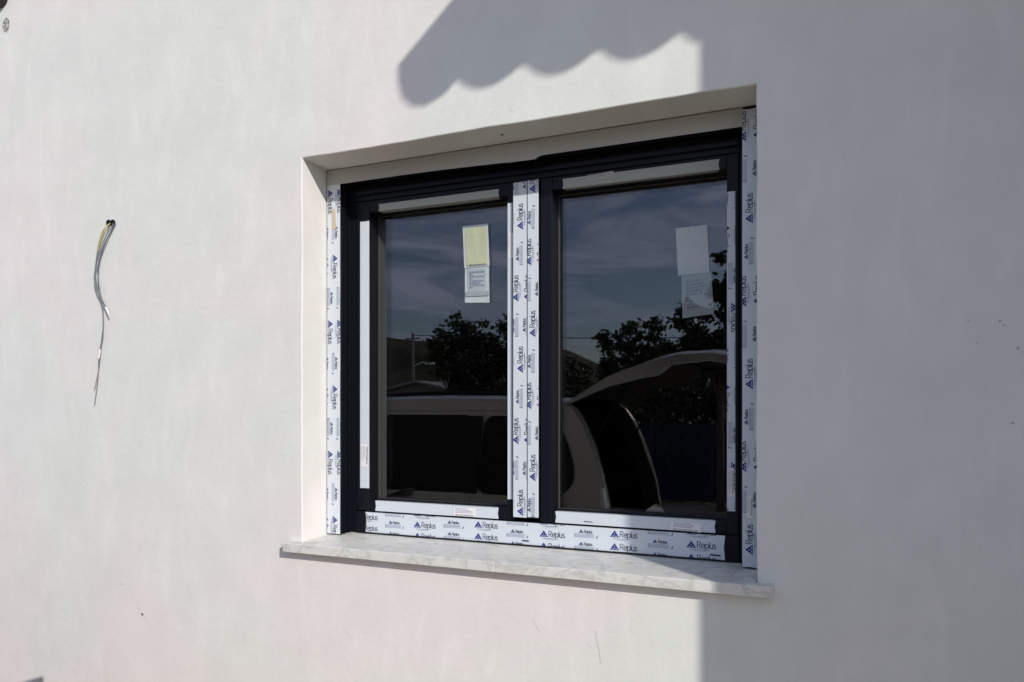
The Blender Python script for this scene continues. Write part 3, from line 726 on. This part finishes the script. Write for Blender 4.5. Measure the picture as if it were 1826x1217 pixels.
# ------------------------------------------------------------------ side wing whose corner and tiled eave throw the shade
KY = 1.10; sx_, sz_ = 1.25, 0.88
def unshade(X, Z, k=KY): return (X + sx_ * k, Z + sz_ * k)
wing = tag(empty('side_wing', (3.0, -0.55, 0)), 'white side wing with tiled roof edge shading the right of the wall', 'building')
cxw = -0.239 + sx_ * KY
wg = MB(); wg.box(cxw, 5.8, -KY, -0.0005, -0.2, 3.62); wg.build('wall', M['plaster'], wing, bevel=.004)
EZ = EYE + 0.985 + sz_ * KY          # notch height of the eave
EX0 = -1.0 + sx_ * KY
slope = 0.20
rf = MB(); rf.box(EX0 - .02, 5.9, -KY + .03, -0.0008, 0, .05)
for i, v in enumerate(rf.v): rf.v[i] = (v[0], v[1], v[2] + EZ + .045 + slope * (v[1] + KY))
rf.build('roof_deck', M['block'], wing)
TP = 0.224
def tile_mesh():
    """S shaped clay tile, pan to the left, roll to the right; origin at lower left front"""
    prof = []
    for k in range(17):
        t_ = k / 16
        z = -.037 * math.sin(min(1, (t_ / .84) ** .85) * math.pi) ** .85 if t_ < .84 else .008 * math.sin((t_ - .84) / .16 * math.pi)
        prof.append((t_ * TP, z))
    mb = MB(); ln = .40; th = .016; k_ = len(prof)
    for yy, dz in ((0, 0), (ln, .0)):
        for p in prof: mb.v.append((p[0], yy, p[1] + dz + yy * slope))
        for p in prof: mb.v.append((p[0], yy, p[1] + th + dz + yy * slope))
    S = 2 * k_
    for k in range(k_ - 1):
        mb.f += [(k, k+1, S+k+1, S+k), (k_+k, S+k_+k, S+k_+k+1, k_+k+1), (k, k_+k, k_+k+1, k+1), (S+k, S+k+1, S+k_+k+1, S+k_+k)]
    mb.f += [(0, S, S+k_, k_), (k_-1, 2*k_-1, S+2*k_-1, S+k_-1)]
    mb.mi = [0] * len(mb.f); return mb
tm0 = tile_mesh().build('roof_tile', M['terracotta'], wing, smooth=False)
tile_me = tm0.data; first = True
for j in range(3):
    for i in range(22):
        o = tm0 if first else bpy.data.objects.new('roof_tile', tile_me)
        if not first: col.objects.link(o)
        o.parent = wing; o.matrix_parent_inverse = wing.matrix_world.inverted()
        yy = j * .36
        o.location = (EX0 + .055 + i * TP + random.uniform(-.003, .003), -KY + yy, EZ + .004 * j + slope * yy + random.uniform(-.003, .003)); first = False
# verge: rounded cap at the end of the eave
vp = [(-.945, .99), (-.985, .955), (-1.02, .938), (-1.06, .926), (-1.105, .934), (-1.137, .962), (-1.152, 1.01), (-1.154, 1.07), (-1.10, 1.105), (-1.03, 1.135), (-.96, 1.14), (-.93, 1.08)]
vm = MB(); fr_, bk_ = [], []
for X, Z in vp:
    x, z = unshade(X, EYE + Z); fr_.append((x, -KY - .002, z)); bk_.append((x, -0.002, z + slope * KY))
vm.quad(*fr_); vm.quad(*reversed(bk_))
for k in range(len(vp)): q = (k + 1) % len(vp); vm.quad(fr_[k], bk_[k], bk_[q], fr_[q])
vm.build('verge_tile', M['terracotta'], wing)

# unseen crates, added and shaped only to shade the lowest left of the wall
def crate(x, y, z, lx, ly, lz, label, tilt=0.0):
    o = tag(empty('shadow_crate', (x, y, z)), label, 'crate', 'added crates casting the wall shadow')
    b_ = MB(); b_.box(x - lx + .01, x - .01, y - ly + .006, y - .006, z, z + lz - .05)
    t_ = MB(); t_.box(x - lx, x, y - ly, y, z + lz - .05, z + lz)
    for mb_i in (b_, t_):
        for i, v in enumerate(mb_i.v):
            if v[2] > z + .01: mb_i.v[i] = (v[0], v[1], v[2] + tilt * (v[0] - x))
    b_.build('tub', M['crate'], o, bevel=.010)
    t_.build('lid', M['crate'], o, bevel=.012)
crate(-1.90, -.77, 0.0, .72, .40, .56, 'lower dark crate added out of view under the shadow-casting one')
zc = P(62, 1199, 0).z + .88 * .74; xc = P(80, 1210, 0).x + 1.25 * .74
crate(xc, -.74, .5605, .6, .09, zc - .5605, 'upper dark crate added out of view to shade the lower left of the wall', .34)

# ------------------------------------------------------------------ car mirrored in the glass: side on, tailgate open
XR = -1.15; YN = -2.2; YF = -4.0; YC = (YN + YF) / 2
car = tag(empty('parked_car', (-3.4, YC, 0)), 'champagne people carrier with raised tailgate mirrored in the window', 'car')
def tumble(z): return .13 * max(0, (z - .98) / .74) ** 1.15 + .05 * max(0, (.55 - z) / .3) ** 2
def lean(v, s): return (v[0], v[1] - s * tumble(v[2]), v[2])
def side_panel(name, outline, holes, s, m, ext=.02, hw=.9):
    cu = bpy.data.curves.new('tmp', 'CURVE'); cu.dimensions = '2D'; cu.fill_mode = 'BOTH'; cu.extrude = ext
    for loop in [outline] + holes:
        sp = cu.splines.new('POLY'); sp.points.add(len(loop) - 1); sp.use_cyclic_u = True
        for p, q in zip(sp.points, loop): p.co = (q[0], q[1], 0, 1)
    ob = bpy.data.objects.new('tmp', cu); col.objects.link(ob); bpy.context.view_layer.update()
    me = bpy.data.meshes.new_from_object(ob.evaluated_get(bpy.context.evaluated_depsgraph_get()))
    bpy.data.objects.remove(ob); bpy.data.curves.remove(cu)
    for v in me.vertices:
        x, z, d = v.co.x, v.co.y, v.co.z
        y0 = YC + s * (hw - ext) + s * d
        v.co = Vector((XR - x, y0 - s * tumble(z), z))
    me.materials.clear(); me.materials.append(m); me.name = name
    o = bpy.data.objects.new(name, me); col.objects.link(o); o.parent = car; o.matrix_parent_inverse = car.matrix_world.inverted(); return o
def dense(pts, n_=5, closed=True):
    out = []
    m_ = len(pts)
    for i in range(m_ if closed else m_ - 1):
        a, b2 = pts[i], pts[(i + 1) % m_]
        for k in range(n_): out.append((a[0] + (b2[0] - a[0]) * k / n_, a[1] + (b2[1] - a[1]) * k / n_))
    if not closed: out.append(pts[-1])
    return out
def roundpoly(pts, r, n_=6):
    out = []; m_ = len(pts)
    for i in range(m_):
        p, a, b2 = Vector(pts[i]), Vector(pts[i-1]), Vector(pts[(i+1) % m_]); ra = min(r, (a-p).length * .45, (b2-p).length * .45)
        s0 = p + (a-p).normalized() * ra; s1 = p + (b2-p).normalized() * ra
        for k in range(n_ + 1):
            t_ = k / n_; q = s0 * (1-t_)**2 + p * 2*t_*(1-t_) + s1 * t_*t_; out.append((q.x, q.y))
    return out
rear = [(0, .32), (-.01, .55), (.0, .78), (.035, .98), (.085, 1.18), (.15, 1.38), (.22, 1.53), (.29, 1.63), (.36, 1.68)]
roofl = [(.36, 1.68), (.8, 1.705), (1.4, 1.715), (2.0, 1.70), (2.5, 1.64), (2.85, 1.55)]
front = [(2.85, 1.55), (3.25, 1.32), (3.62, 1.09), (4.0, .99), (4.3, .90), (4.45, .76), (4.5, .55), (4.46, .30)]
def arch(cx): return arc(cx, .33, .35, .35, 0, 180, 14)[::-1] if False else [(cx + .35 * math.cos(R(180 - 180 * k / 14)) * -1, max(.30, .33 + .35 * math.sin(R(180 * k / 14)))) for k in range(15)]
bottom = [(4.46, .30), (4.15, .30)] + [(3.72 + .35 * math.cos(R(180 * k / 14)), .30 + .36 * math.sin(R(180 * k / 14))) for k in range(15)] + [(1.3, .30)] + [(.92 + .35 * math.cos(R(180 * k / 14)), .30 + .36 * math.sin(R(180 * k / 14))) for k in range(15)]
outline = rear + roofl[1:] + front[1:] + bottom[1:]
qw = roundpoly([(.44, 1.575), (.97, 1.588), (1.0, 1.02), (.46, 1.02), (.33, 1.045), (.255, 1.13), (.262, 1.25), (.34, 1.46)], .09)
rw = roundpoly([(1.08, 1.59), (1.82, 1.59), (1.86, 1.02), (1.10, 1.02)], .05)
fw = roundpoly([(1.92, 1.59), (2.28, 1.575), (2.72, 1.42), (3.12, 1.07), (1.93, 1.02)], .05)
lining = [(x + (.045 if i < len(rear) else 0), z) for i, (x, z) in enumerate(outline)]
for s in (1, -1):
    sp_ = side_panel('body_side', outline, [qw, rw, fw], s, M['paint_silver'])
    for wdw in (qw, rw, fw):
        gm = MB(); gm.quad(*[lean((XR - p[0], YC + s * .882, p[1]), s) for p in wdw]); gm.build('side_window', M['car_glass'], car, recalc=False)
    side_panel('side_lining', lining, [qw, rw, fw], s, M['trim'], ext=.008, hw=.852)
    for px0, px1 in ((.975, 1.09), (1.835, 1.925)):
        pt = MB(); pt.quad(*[lean((XR - a, YC + s * .904, z_), s) for a, z_ in ((px0, 1.585), (px1, 1.585), (px1 + .02, 1.02), (px0 + .01, 1.02))]); pt.build('pillar_trim', M['trim'], car, recalc=False)
    for hx in (1.55, 2.35):
        hd = MB(); hd.box(XR - hx - .2, XR - hx, YC + s * .902, YC + s * .925, .90, .93); hd.build('door_handle', M['paint_silver'], car, bevel=.006)
    rr2 = MB(); rr2.tube([(XR - .55, YC + s * .70, 1.705), (XR - .62, YC + s * .70, 1.745), (XR - 1.4, YC + s * .70, 1.757), (XR - 2.2, YC + s * .70, 1.735), (XR - 2.35, YC + s * .70, 1.69)], .014, 8); rr2.build('roof_rail', M['trim'], car)
    mi = MB(); mi.box(XR - 3.05, XR - 2.92, YC + s * .91, YC + s * 1.09, 1.04, 1.18); mi.build('mirror', M['paint_silver'], car, bevel=.03)
    hl = MB(); hl.quad(*[lean((XR - a, YC + s * b2, c), s) for a, b2, c in ((4.16, .903, .86), (4.43, .80, .80), (4.46, .80, .66), (4.2, .904, .70))]); hl.build('headlight', M['clear_lens'], car, recalc=False)
    def rear_x(z_):
        for (xa_, za_), (xb_, zb_) in zip(rear, rear[1:]):
            if za_ <= z_ <= zb_: return xa_ + (xb_ - xa_) * (z_ - za_) / (zb_ - za_)
        return 0
    tl = MB(); zz = [.74 + .045 * k for k in range(9)]
    ring = [[lean((XR - rear_x(z_) - a, YC + s * b2, z_), s) for a, b2 in ((-.012, .875), (-.006, .908), (.060 - .006 * k, .9085), (.058 - .006 * k, .9))] for k, z_ in enumerate(zz)]
    for ra_, rb_ in zip(ring, ring[1:]):
        for q in range(3): tl.quad(ra_[q], ra_[q+1], rb_[q+1], rb_[q])
    tl.build('tail_light', M['clear_lens'], car)
    for gx in (1.04, 1.885, 3.1):      # door gaps
        dg = MB(); dg.tube([lean((XR - gx, YC + s * .9005, z_), s) for z_ in (.36, .6, .8, 1.0)], .004, 6); dg.build('door_gap', M['trim'], car)
    gu = MB(); gu.tube([lean((XR - x, YC + s * .9035, z - .085), s) for x, z in [(.36, 1.70), (.8, 1.708), (1.4, 1.715), (2.0, 1.702), (2.5, 1.64)]], .005, 6); gu.build('window_moulding', M['rim'], car)
    seal = MB(); seal.tube([lean((XR - x + .012, YC + s * .868, z), s) for x, z in rear], .009, 6); seal.build('opening_flange', M['paint_silver'], car)
    # inner pillar lining
    pl_ = MB(); 
    for (a, b2) in zip(rear, rear[1:]):
        pl_.quad(lean((XR - a[0], YC + s * .86, a[1]), s), lean((XR - b2[0], YC + s * .86, b2[1]), s), lean((XR - b2[0] - .12, YC + s * .80, b2[1]), s), lean((XR - a[0] - .12, YC + s * .80, a[1]), s))
    pl_.build('pillar_lining', M['trim'], car, recalc=False)
# roof, windscreen, bonnet, nose, bumper, floor as swept sheets
def sheet(name, pts, m, crown=.03, hw=None, th=.0):
    mb = MB(); K = 14; rows = []
    for x, z in pts:
        h = (hw if hw else .9 - tumble(z)) - .004
        rows.append([(XR - x, YC + h * (2 * k / K - 1), z + crown * (1 - (2 * k / K - 1) ** 4)) for k in range(K + 1)])
    for a, b2 in zip(rows, rows[1:]):
        for k in range(K): mb.quad(a[k], a[k+1], b2[k+1], b2[k])
    return mb.build(name, m, car, smooth=True)
sheet('roof', dense(roofl[:-1] + [(2.55, 1.63)], 4, False), M['paint_silver'], .035)
sheet('windscreen', dense([(2.56, 1.62), (2.85, 1.55), (3.25, 1.32), (3.6, 1.1)], 4, False), M['car_glass'], .02)
sheet('bonnet', dense([(3.6, 1.085), (4.0, .99), (4.3, .90), (4.44, .78)], 4, False), M['paint_silver'], .03)
sheet('front_bumper', dense([(4.45, .76), (4.5, .55), (4.46, .30)], 4, False), M['paint_silver'], .0, .88)
sheet('rear_bumper', dense([(.02, .78), (-.06, .70), (-.08, .5), (-.02, .30)], 4, False), M['paint_silver'], .0, .88)
sheet('floor', [(-.02, .36), (4.3, .36)], M['trim'], 0, .86); sheet('boot_floor', [(.0, .70), (1.1, .70)], M['trim'], 0, .80)
sheet('headlining', [(.4, 1.655), (1.4, 1.685), (2.4, 1.62)], M['trim'], .02, .74)
for yc in (-.42, .0, .42):
    st = MB(); st.box(XR - 1.32, XR - 1.18, YC + yc - .19, YC + yc + .19, .55, 1.22); st.box(XR - 1.30, XR - 1.21, YC + yc - .12, YC + yc + .12, 1.22, 1.38); st.build('rear_seat', M['trim'], car, bevel=.03)
for yc in (-.4, .4):
    st = MB(); st.box(XR - 2.42, XR - 2.28, YC + yc - .24, YC + yc + .24, .5, 1.22); st.box(XR - 2.40, XR - 2.30, YC + yc - .13, YC + yc + .13, 1.22, 1.42); st.build('front_seat', M['trim'], car, bevel=.03)
for cxh in (.92, 3.72):
    for s in (1, -1):
        c = Vector((XR - cxh, YC + s * .79, .31))
        ty = MB(); pr = [(-.10, .20), (-.10, .28), (-.085, .305), (.085, .305), (.10, .28), (.10, .20)]
        for k in range(28):
            a0, a1 = R(360 * k / 28), R(360 * (k + 1) / 28)
            for q in range(len(pr)):
                (ya, ra), (yb, rb) = pr[q], pr[(q + 1) % len(pr)]
                ty.quad((c.x + ra*math.cos(a0), c.y+ya, c.z+ra*math.sin(a0)), (c.x + rb*math.cos(a0), c.y+yb, c.z+rb*math.sin(a0)), (c.x + rb*math.cos(a1), c.y+yb, c.z+rb*math.sin(a1)), (c.x + ra*math.cos(a1), c.y+ya, c.z+ra*math.sin(a1)))
        wo = ty.build('wheel', M['tyre'], car)
        ri = MB()
        for k in range(5):
            a = R(72 * k + 18); ri.tube([c + Vector((0, s * .085, 0)), c + Vector((.19 * math.cos(a), s * .075, .19 * math.sin(a)))], [.035, .026], 6)
        ri.tube([c + Vector((.195 * math.cos(R(15 * k)), s * .08, .195 * math.sin(R(15 * k)))) for k in range(25)], .012, 6); ri.build('rim', M['rim'], wo)
# raised tailgate
outer_s = [(-1.49, 1.700), (-1.32, 1.800), (-1.144, 1.880), (-.912, 1.962), (-.76, 2.004), (-.66, 2.022), (-.44, 2.025), (-.28, 1.99), (-.20, 1.94)]
inner_s = [(-1.47, 1.672), (-1.30, 1.745), (-1.13, 1.795), (-.92, 1.845), (-.79, 1.866), (-.70, 1.935), (-.46, 1.955), (-.30, 1.925), (-.215, 1.90)]
tg = MB(); K = 12; YT0, YT1 = YC - .77, YC + .77
def tg_pt(p, k, drop): f_ = 2 * k / K - 1; return (p[0] - .06 * f_ * f_ * (1 if p[0] > -1.2 else .3), YC + .77 * f_, p[1] + .03 * (1 - abs(f_) ** 3) - drop * abs(f_) ** 6)
for i in range(len(outer_s) - 1):
    for k in range(K): tg.quad(tg_pt(outer_s[i], k, .02), tg_pt(outer_s[i], k+1, .02), tg_pt(outer_s[i+1], k+1, .02), tg_pt(outer_s[i+1], k, .02))
    for k in (0, K): tg.quad(tg_pt(outer_s[i], k, .02), tg_pt(outer_s[i+1], k, .02), tg_pt(inner_s[i+1], k, .0), tg_pt(inner_s[i], k, .0))
tgo = tg.build('tailgate', M['paint_silver'], car, smooth=False)
ti = MB()
for i in range(len(inner_s) - 1):
    for k in range(K):
        dz = .03 if (5 <= i <= 6 and 1 <= k < K - 1) else 0
        a, b2, c, d = tg_pt(inner_s[i], k, 0), tg_pt(inner_s[i], k+1, 0), tg_pt(inner_s[i+1], k+1, 0), tg_pt(inner_s[i+1], k, 0)
        ti.quad(*[(q[0], q[1], q[2] + dz) for q in (a, b2, c, d)])
ti.build('inner_panel', M['inner_trim'], tgo, smooth=False)
es = MB(); es.tube([Vector(tg_pt(p, K, 0)) + Vector((0, .004, 0)) for p in inner_s], .006, 6); es.build('edge_highlight', M['rim'], tgo)  # bright tube standing in for the highlight along the tailgate's lower edge
for s in (1, -1):
    stt = MB(); stt.tube([(-1.36, YC + s * .70, 1.36), (-1.08, YC + s * .70, 1.80)], [.011, .007], 8); stt.build('gas_strut', M['trim'], tgo)

# ------------------------------------------------------------------ trees and the rest of the mirrored view
def tree(label, base, height, crown_r, crown_h, crown_z, nleaf, lsz, seed, name='tree', airy=.5, group='trees beyond the car'):
    rg = random.Random(seed); base = Vector(base)
    root = tag(empty(name, base), label, 'tree', group)
    tk = MB(); tips = []
    lean_ = Vector((rg.uniform(-.12, .12), rg.uniform(-.12, .12), 1))
    fork = base + lean_ * (crown_z + crown_h * .2)
    tk.tube([base - Vector((0, 0, .05)), base + lean_ * crown_z * .5, fork], [.017 * height, .014 * height, .011 * height], 8)
    nl = 13
    for k in range(nl):
        a = 2 * math.pi * k / nl + rg.uniform(-.3, .3); el = rg.uniform(.1, 1.0)
        tip = base + Vector((crown_r * math.cos(a) * rg.uniform(.45, .98), crown_r * math.sin(a) * rg.uniform(.45, .98), crown_z + crown_h * el))
        st_ = base + lean_ * (crown_z * rg.uniform(.6, 1.0) + crown_h * .2 * rg.random()); midp = st_.lerp(tip, .5) + Vector((0, 0, crown_h * .06))
        tk.tube([st_, midp, tip], [.009 * height, .006 * height, .002 * height], 5); tips.append(tip); tips.append(midp.lerp(tip, .4))
        for q in range(3):
            tp2 = midp.lerp(tip, rg.random()) + Vector((rg.gauss(0, 1), rg.gauss(0, 1), rg.gauss(.3, .7))) * crown_r * .28
            tk.tube([midp.lerp(tip, rg.random() * .6), tp2], [.004 * height, .0012 * height], 4); tips.append(tp2)
    tips.append(base + Vector((0, 0, crown_z + crown_h)))
    tk.build('trunk', M['bark'], root)
    for mi_, (mn, share) in enumerate((('leaf_a', .62), ('leaf_b', .38))):
        lf = MB()
        cl = [(t_, rg.uniform(.13, .26) * crown_r * (1.25 - airy * .5)) for t_ in tips]
        for _ in range(int(nleaf * share)):
            c, r_ = rg.choice(cl)
            d = Vector((rg.gauss(0, 1), rg.gauss(0, 1), rg.gauss(0, .8)))
            p = c + d * r_ * .62
            if p.z > base.z + crown_z + crown_h * 1.04 or p.z < .1: continue
            sz = lsz * rg.uniform(.6, 1.3)
            ax = Vector((rg.gauss(0, 1), rg.gauss(0, 1), rg.gauss(-.4, .7))).normalized(); sd = ax.cross(Vector((rg.gauss(0, 1), rg.gauss(0, 1), rg.gauss(0, 1)))).normalized()
            lf.quad(p, p + ax * sz * .5 + sd * sz * .28, p + ax * sz, p + ax * sz * .5 - sd * sz * .28)
        lf.build('crown', M[mn], root, recalc=False) if mi_ == 0 else lf.build('foliage', M[mn], root, recalc=False)
    return root
def mtree(label, pxc, pxw, pytop, depth, zlow, nleaf, lsz, seed, airy=.5):
    c = Vr(pxc, pytop, depth); wv_ = abs(Vr(pxc + pxw, pytop, depth).x - c.x)
    h = c.z; return tree(label, (c.x, c.y, 0), h, wv_, h - zlow, zlow, nleaf, lsz, seed, airy=airy)
mtree('tallest dark tree mirrored at the middle of the left pane', 812, 42, 562, 16, 1.5, 4600, .12, 11, .45)
mtree('round dark tree mirrored right of the tallest one in the left pane', 862, 40, 576, 18, 1.4, 4600, .13, 21, .3)
mtree('dark tree mirrored at the right edge of the left pane', 918, 46, 566, 17, 1.4, 5600, .14, 12, .3)
mtree('low bushy tree mirrored at the left of the right pane', 1010, 52, 640, 22, 1.2, 4200, .15, 13, .5)
mtree('airy tree with gaps mirrored above the tailgate', 1130, 66, 578, 16, 1.6, 5200, .12, 14, .8)
mtree('round-topped tree mirrored above the tailgate bend', 1170, 48, 570, 17, 1.5, 4500, .12, 15, .4)
mtree('small tree mirrored between airy tree and tall tree', 1225, 34, 585, 18, 1.6, 3000, .12, 16, .6)
mtree('tall leafy tree mirrored at the right edge of the right pane', 1285, 66, 458, 11.5, 1.9, 11000, .095, 17, .5)

for k, (px, dp, tp) in enumerate(((1095, 12.6, 690), (1150, 13.2, 682), (1205, 12.8, 688), (1262, 13.4, 676), (1310, 12.9, 684), (1040, 13.3, 692))):
    c = Vr(px, tp, dp); o = tree(('shrub mirrored behind the blue fence, number %s from the left' % ('second', 'third', 'fourth', 'fifth', 'last', 'first')[k]).replace('number ', ''), (c.x, c.y, 0), c.z, .85, c.z - .3, .3, 2200, .12, 40 + k, name='shrub', airy=.2, group='shrubs behind the fence'); o['category'] = 'shrub'
def pole(px, pytop, depth, label, lamp):
    c = Vr(px, pytop, depth); o = tag(empty('utility_pole', (c.x, c.y, 0)), label, 'pole', 'utility poles')
    m_ = MB(); m_.tube([(c.x, c.y, -.1), (c.x, c.y, c.z)], [.13, .09], 10); m_.build('pole', M['pole'], o)
    m_ = MB(); m_.box(c.x - .6, c.x + .6, c.y - .05, c.y + .05, c.z - .45, c.z - .35); m_.build('crossarm', M['pole'], o)
    for q in (-.5, 0, .5):
        m_ = MB(); m_.tube([(c.x + q, c.y, c.z - .36), (c.x + q, c.y, c.z - .22)], [.04, .025], 8); m_.build('insulator', M['label'], o)
    if lamp:
        m_ = MB(); zl = Vr(px, 654, depth).z; m_.tube([(c.x, c.y, zl), (c.x + .8, c.y + .2, zl + .25), (c.x + 1.4, c.y + .3, zl + .2)], .035, 8); m_.box(c.x + 1.2, c.x + 1.8, c.y + .2, c.y + .45, zl + .1, zl + .22); m_.build('lamp', M['label'], o)
    return c
pa = pole(736, 594, 42, 'pale utility pole with a street lamp mirrored in front of the hill', True)
pb = pole(1480, 592, 42, 'utility pole standing beyond the right edge of the mirrored view', False)
ln = MB(); lp = []
for k in range(33):
    t_ = k / 32; p = pa.lerp(pb, t_); p.z -= .15 + .2 * 4 * t_ * (1 - t_); lp.append(p)
ln.tube(lp, .026, 6); tag(ln.build('power_line', M['trim']), 'thin dark power line mirrored across the sky', 'cable')

# low shed with grey roof, mirrored above the car roof
c = Vr(746, 680, 30); e1 = Vr(892, 712, 30); sh = tag(empty('shed', (c.x, c.y, 0)), 'low shed with pale grey gable roof mirrored above the car roof', 'shed')
hwid = (e1.x - c.x); ez = e1.z - .1; rz = c.z
m_ = MB(); m_.prism([(c.x - hwid, 0), (c.x + hwid, 0), (c.x + hwid, ez), (c.x, rz - .12), (c.x - hwid, ez)], 'y', c.y - 6, c.y); m_.build('wall', M['block'], sh)
for s in (1, -1):
    m_ = MB(); m_.prism([(c.x, rz - .08), (c.x + s * (hwid + .3), ez - .08), (c.x + s * (hwid + .3), ez + .02), (c.x, rz + .03)], 'y', c.y - 6.3, c.y + .4); m_.build('roof_slope', M['grey_roof'], sh)
m_ = MB(); m_.box(c.x - .5, c.x + .5, c.y, c.y + .05, 0, 1.7); m_.build('door', M['trim'], sh)

# blue sheet fence beyond the car
fc = tag(empty('sheet_fence', (-4, -9.8, 0)), 'low dark blue sheet metal fence mirrored beyond the car', 'fence')
for k in range(14):
    x = -11.5 + k * 1.02; m_ = MB()
    prof = []
    for q in range(13): prof.append((x + q * 1.0 / 12, -9.8 + (.02 if (q // 1) % 2 else -.02)))
    for a, b2 in zip(prof, prof[1:]): m_.quad((a[0], a[1], .05), (b2[0], b2[1], .05), (b2[0], b2[1], 1.36), (a[0], a[1], 1.36))
    m_.build('panel', M['blue_sheet'], fc, recalc=False)
    m_ = MB(); m_.box(x - .03, x + .03, -9.9, -9.84, 0, 1.42); m_.build('post', M['pole'], fc)
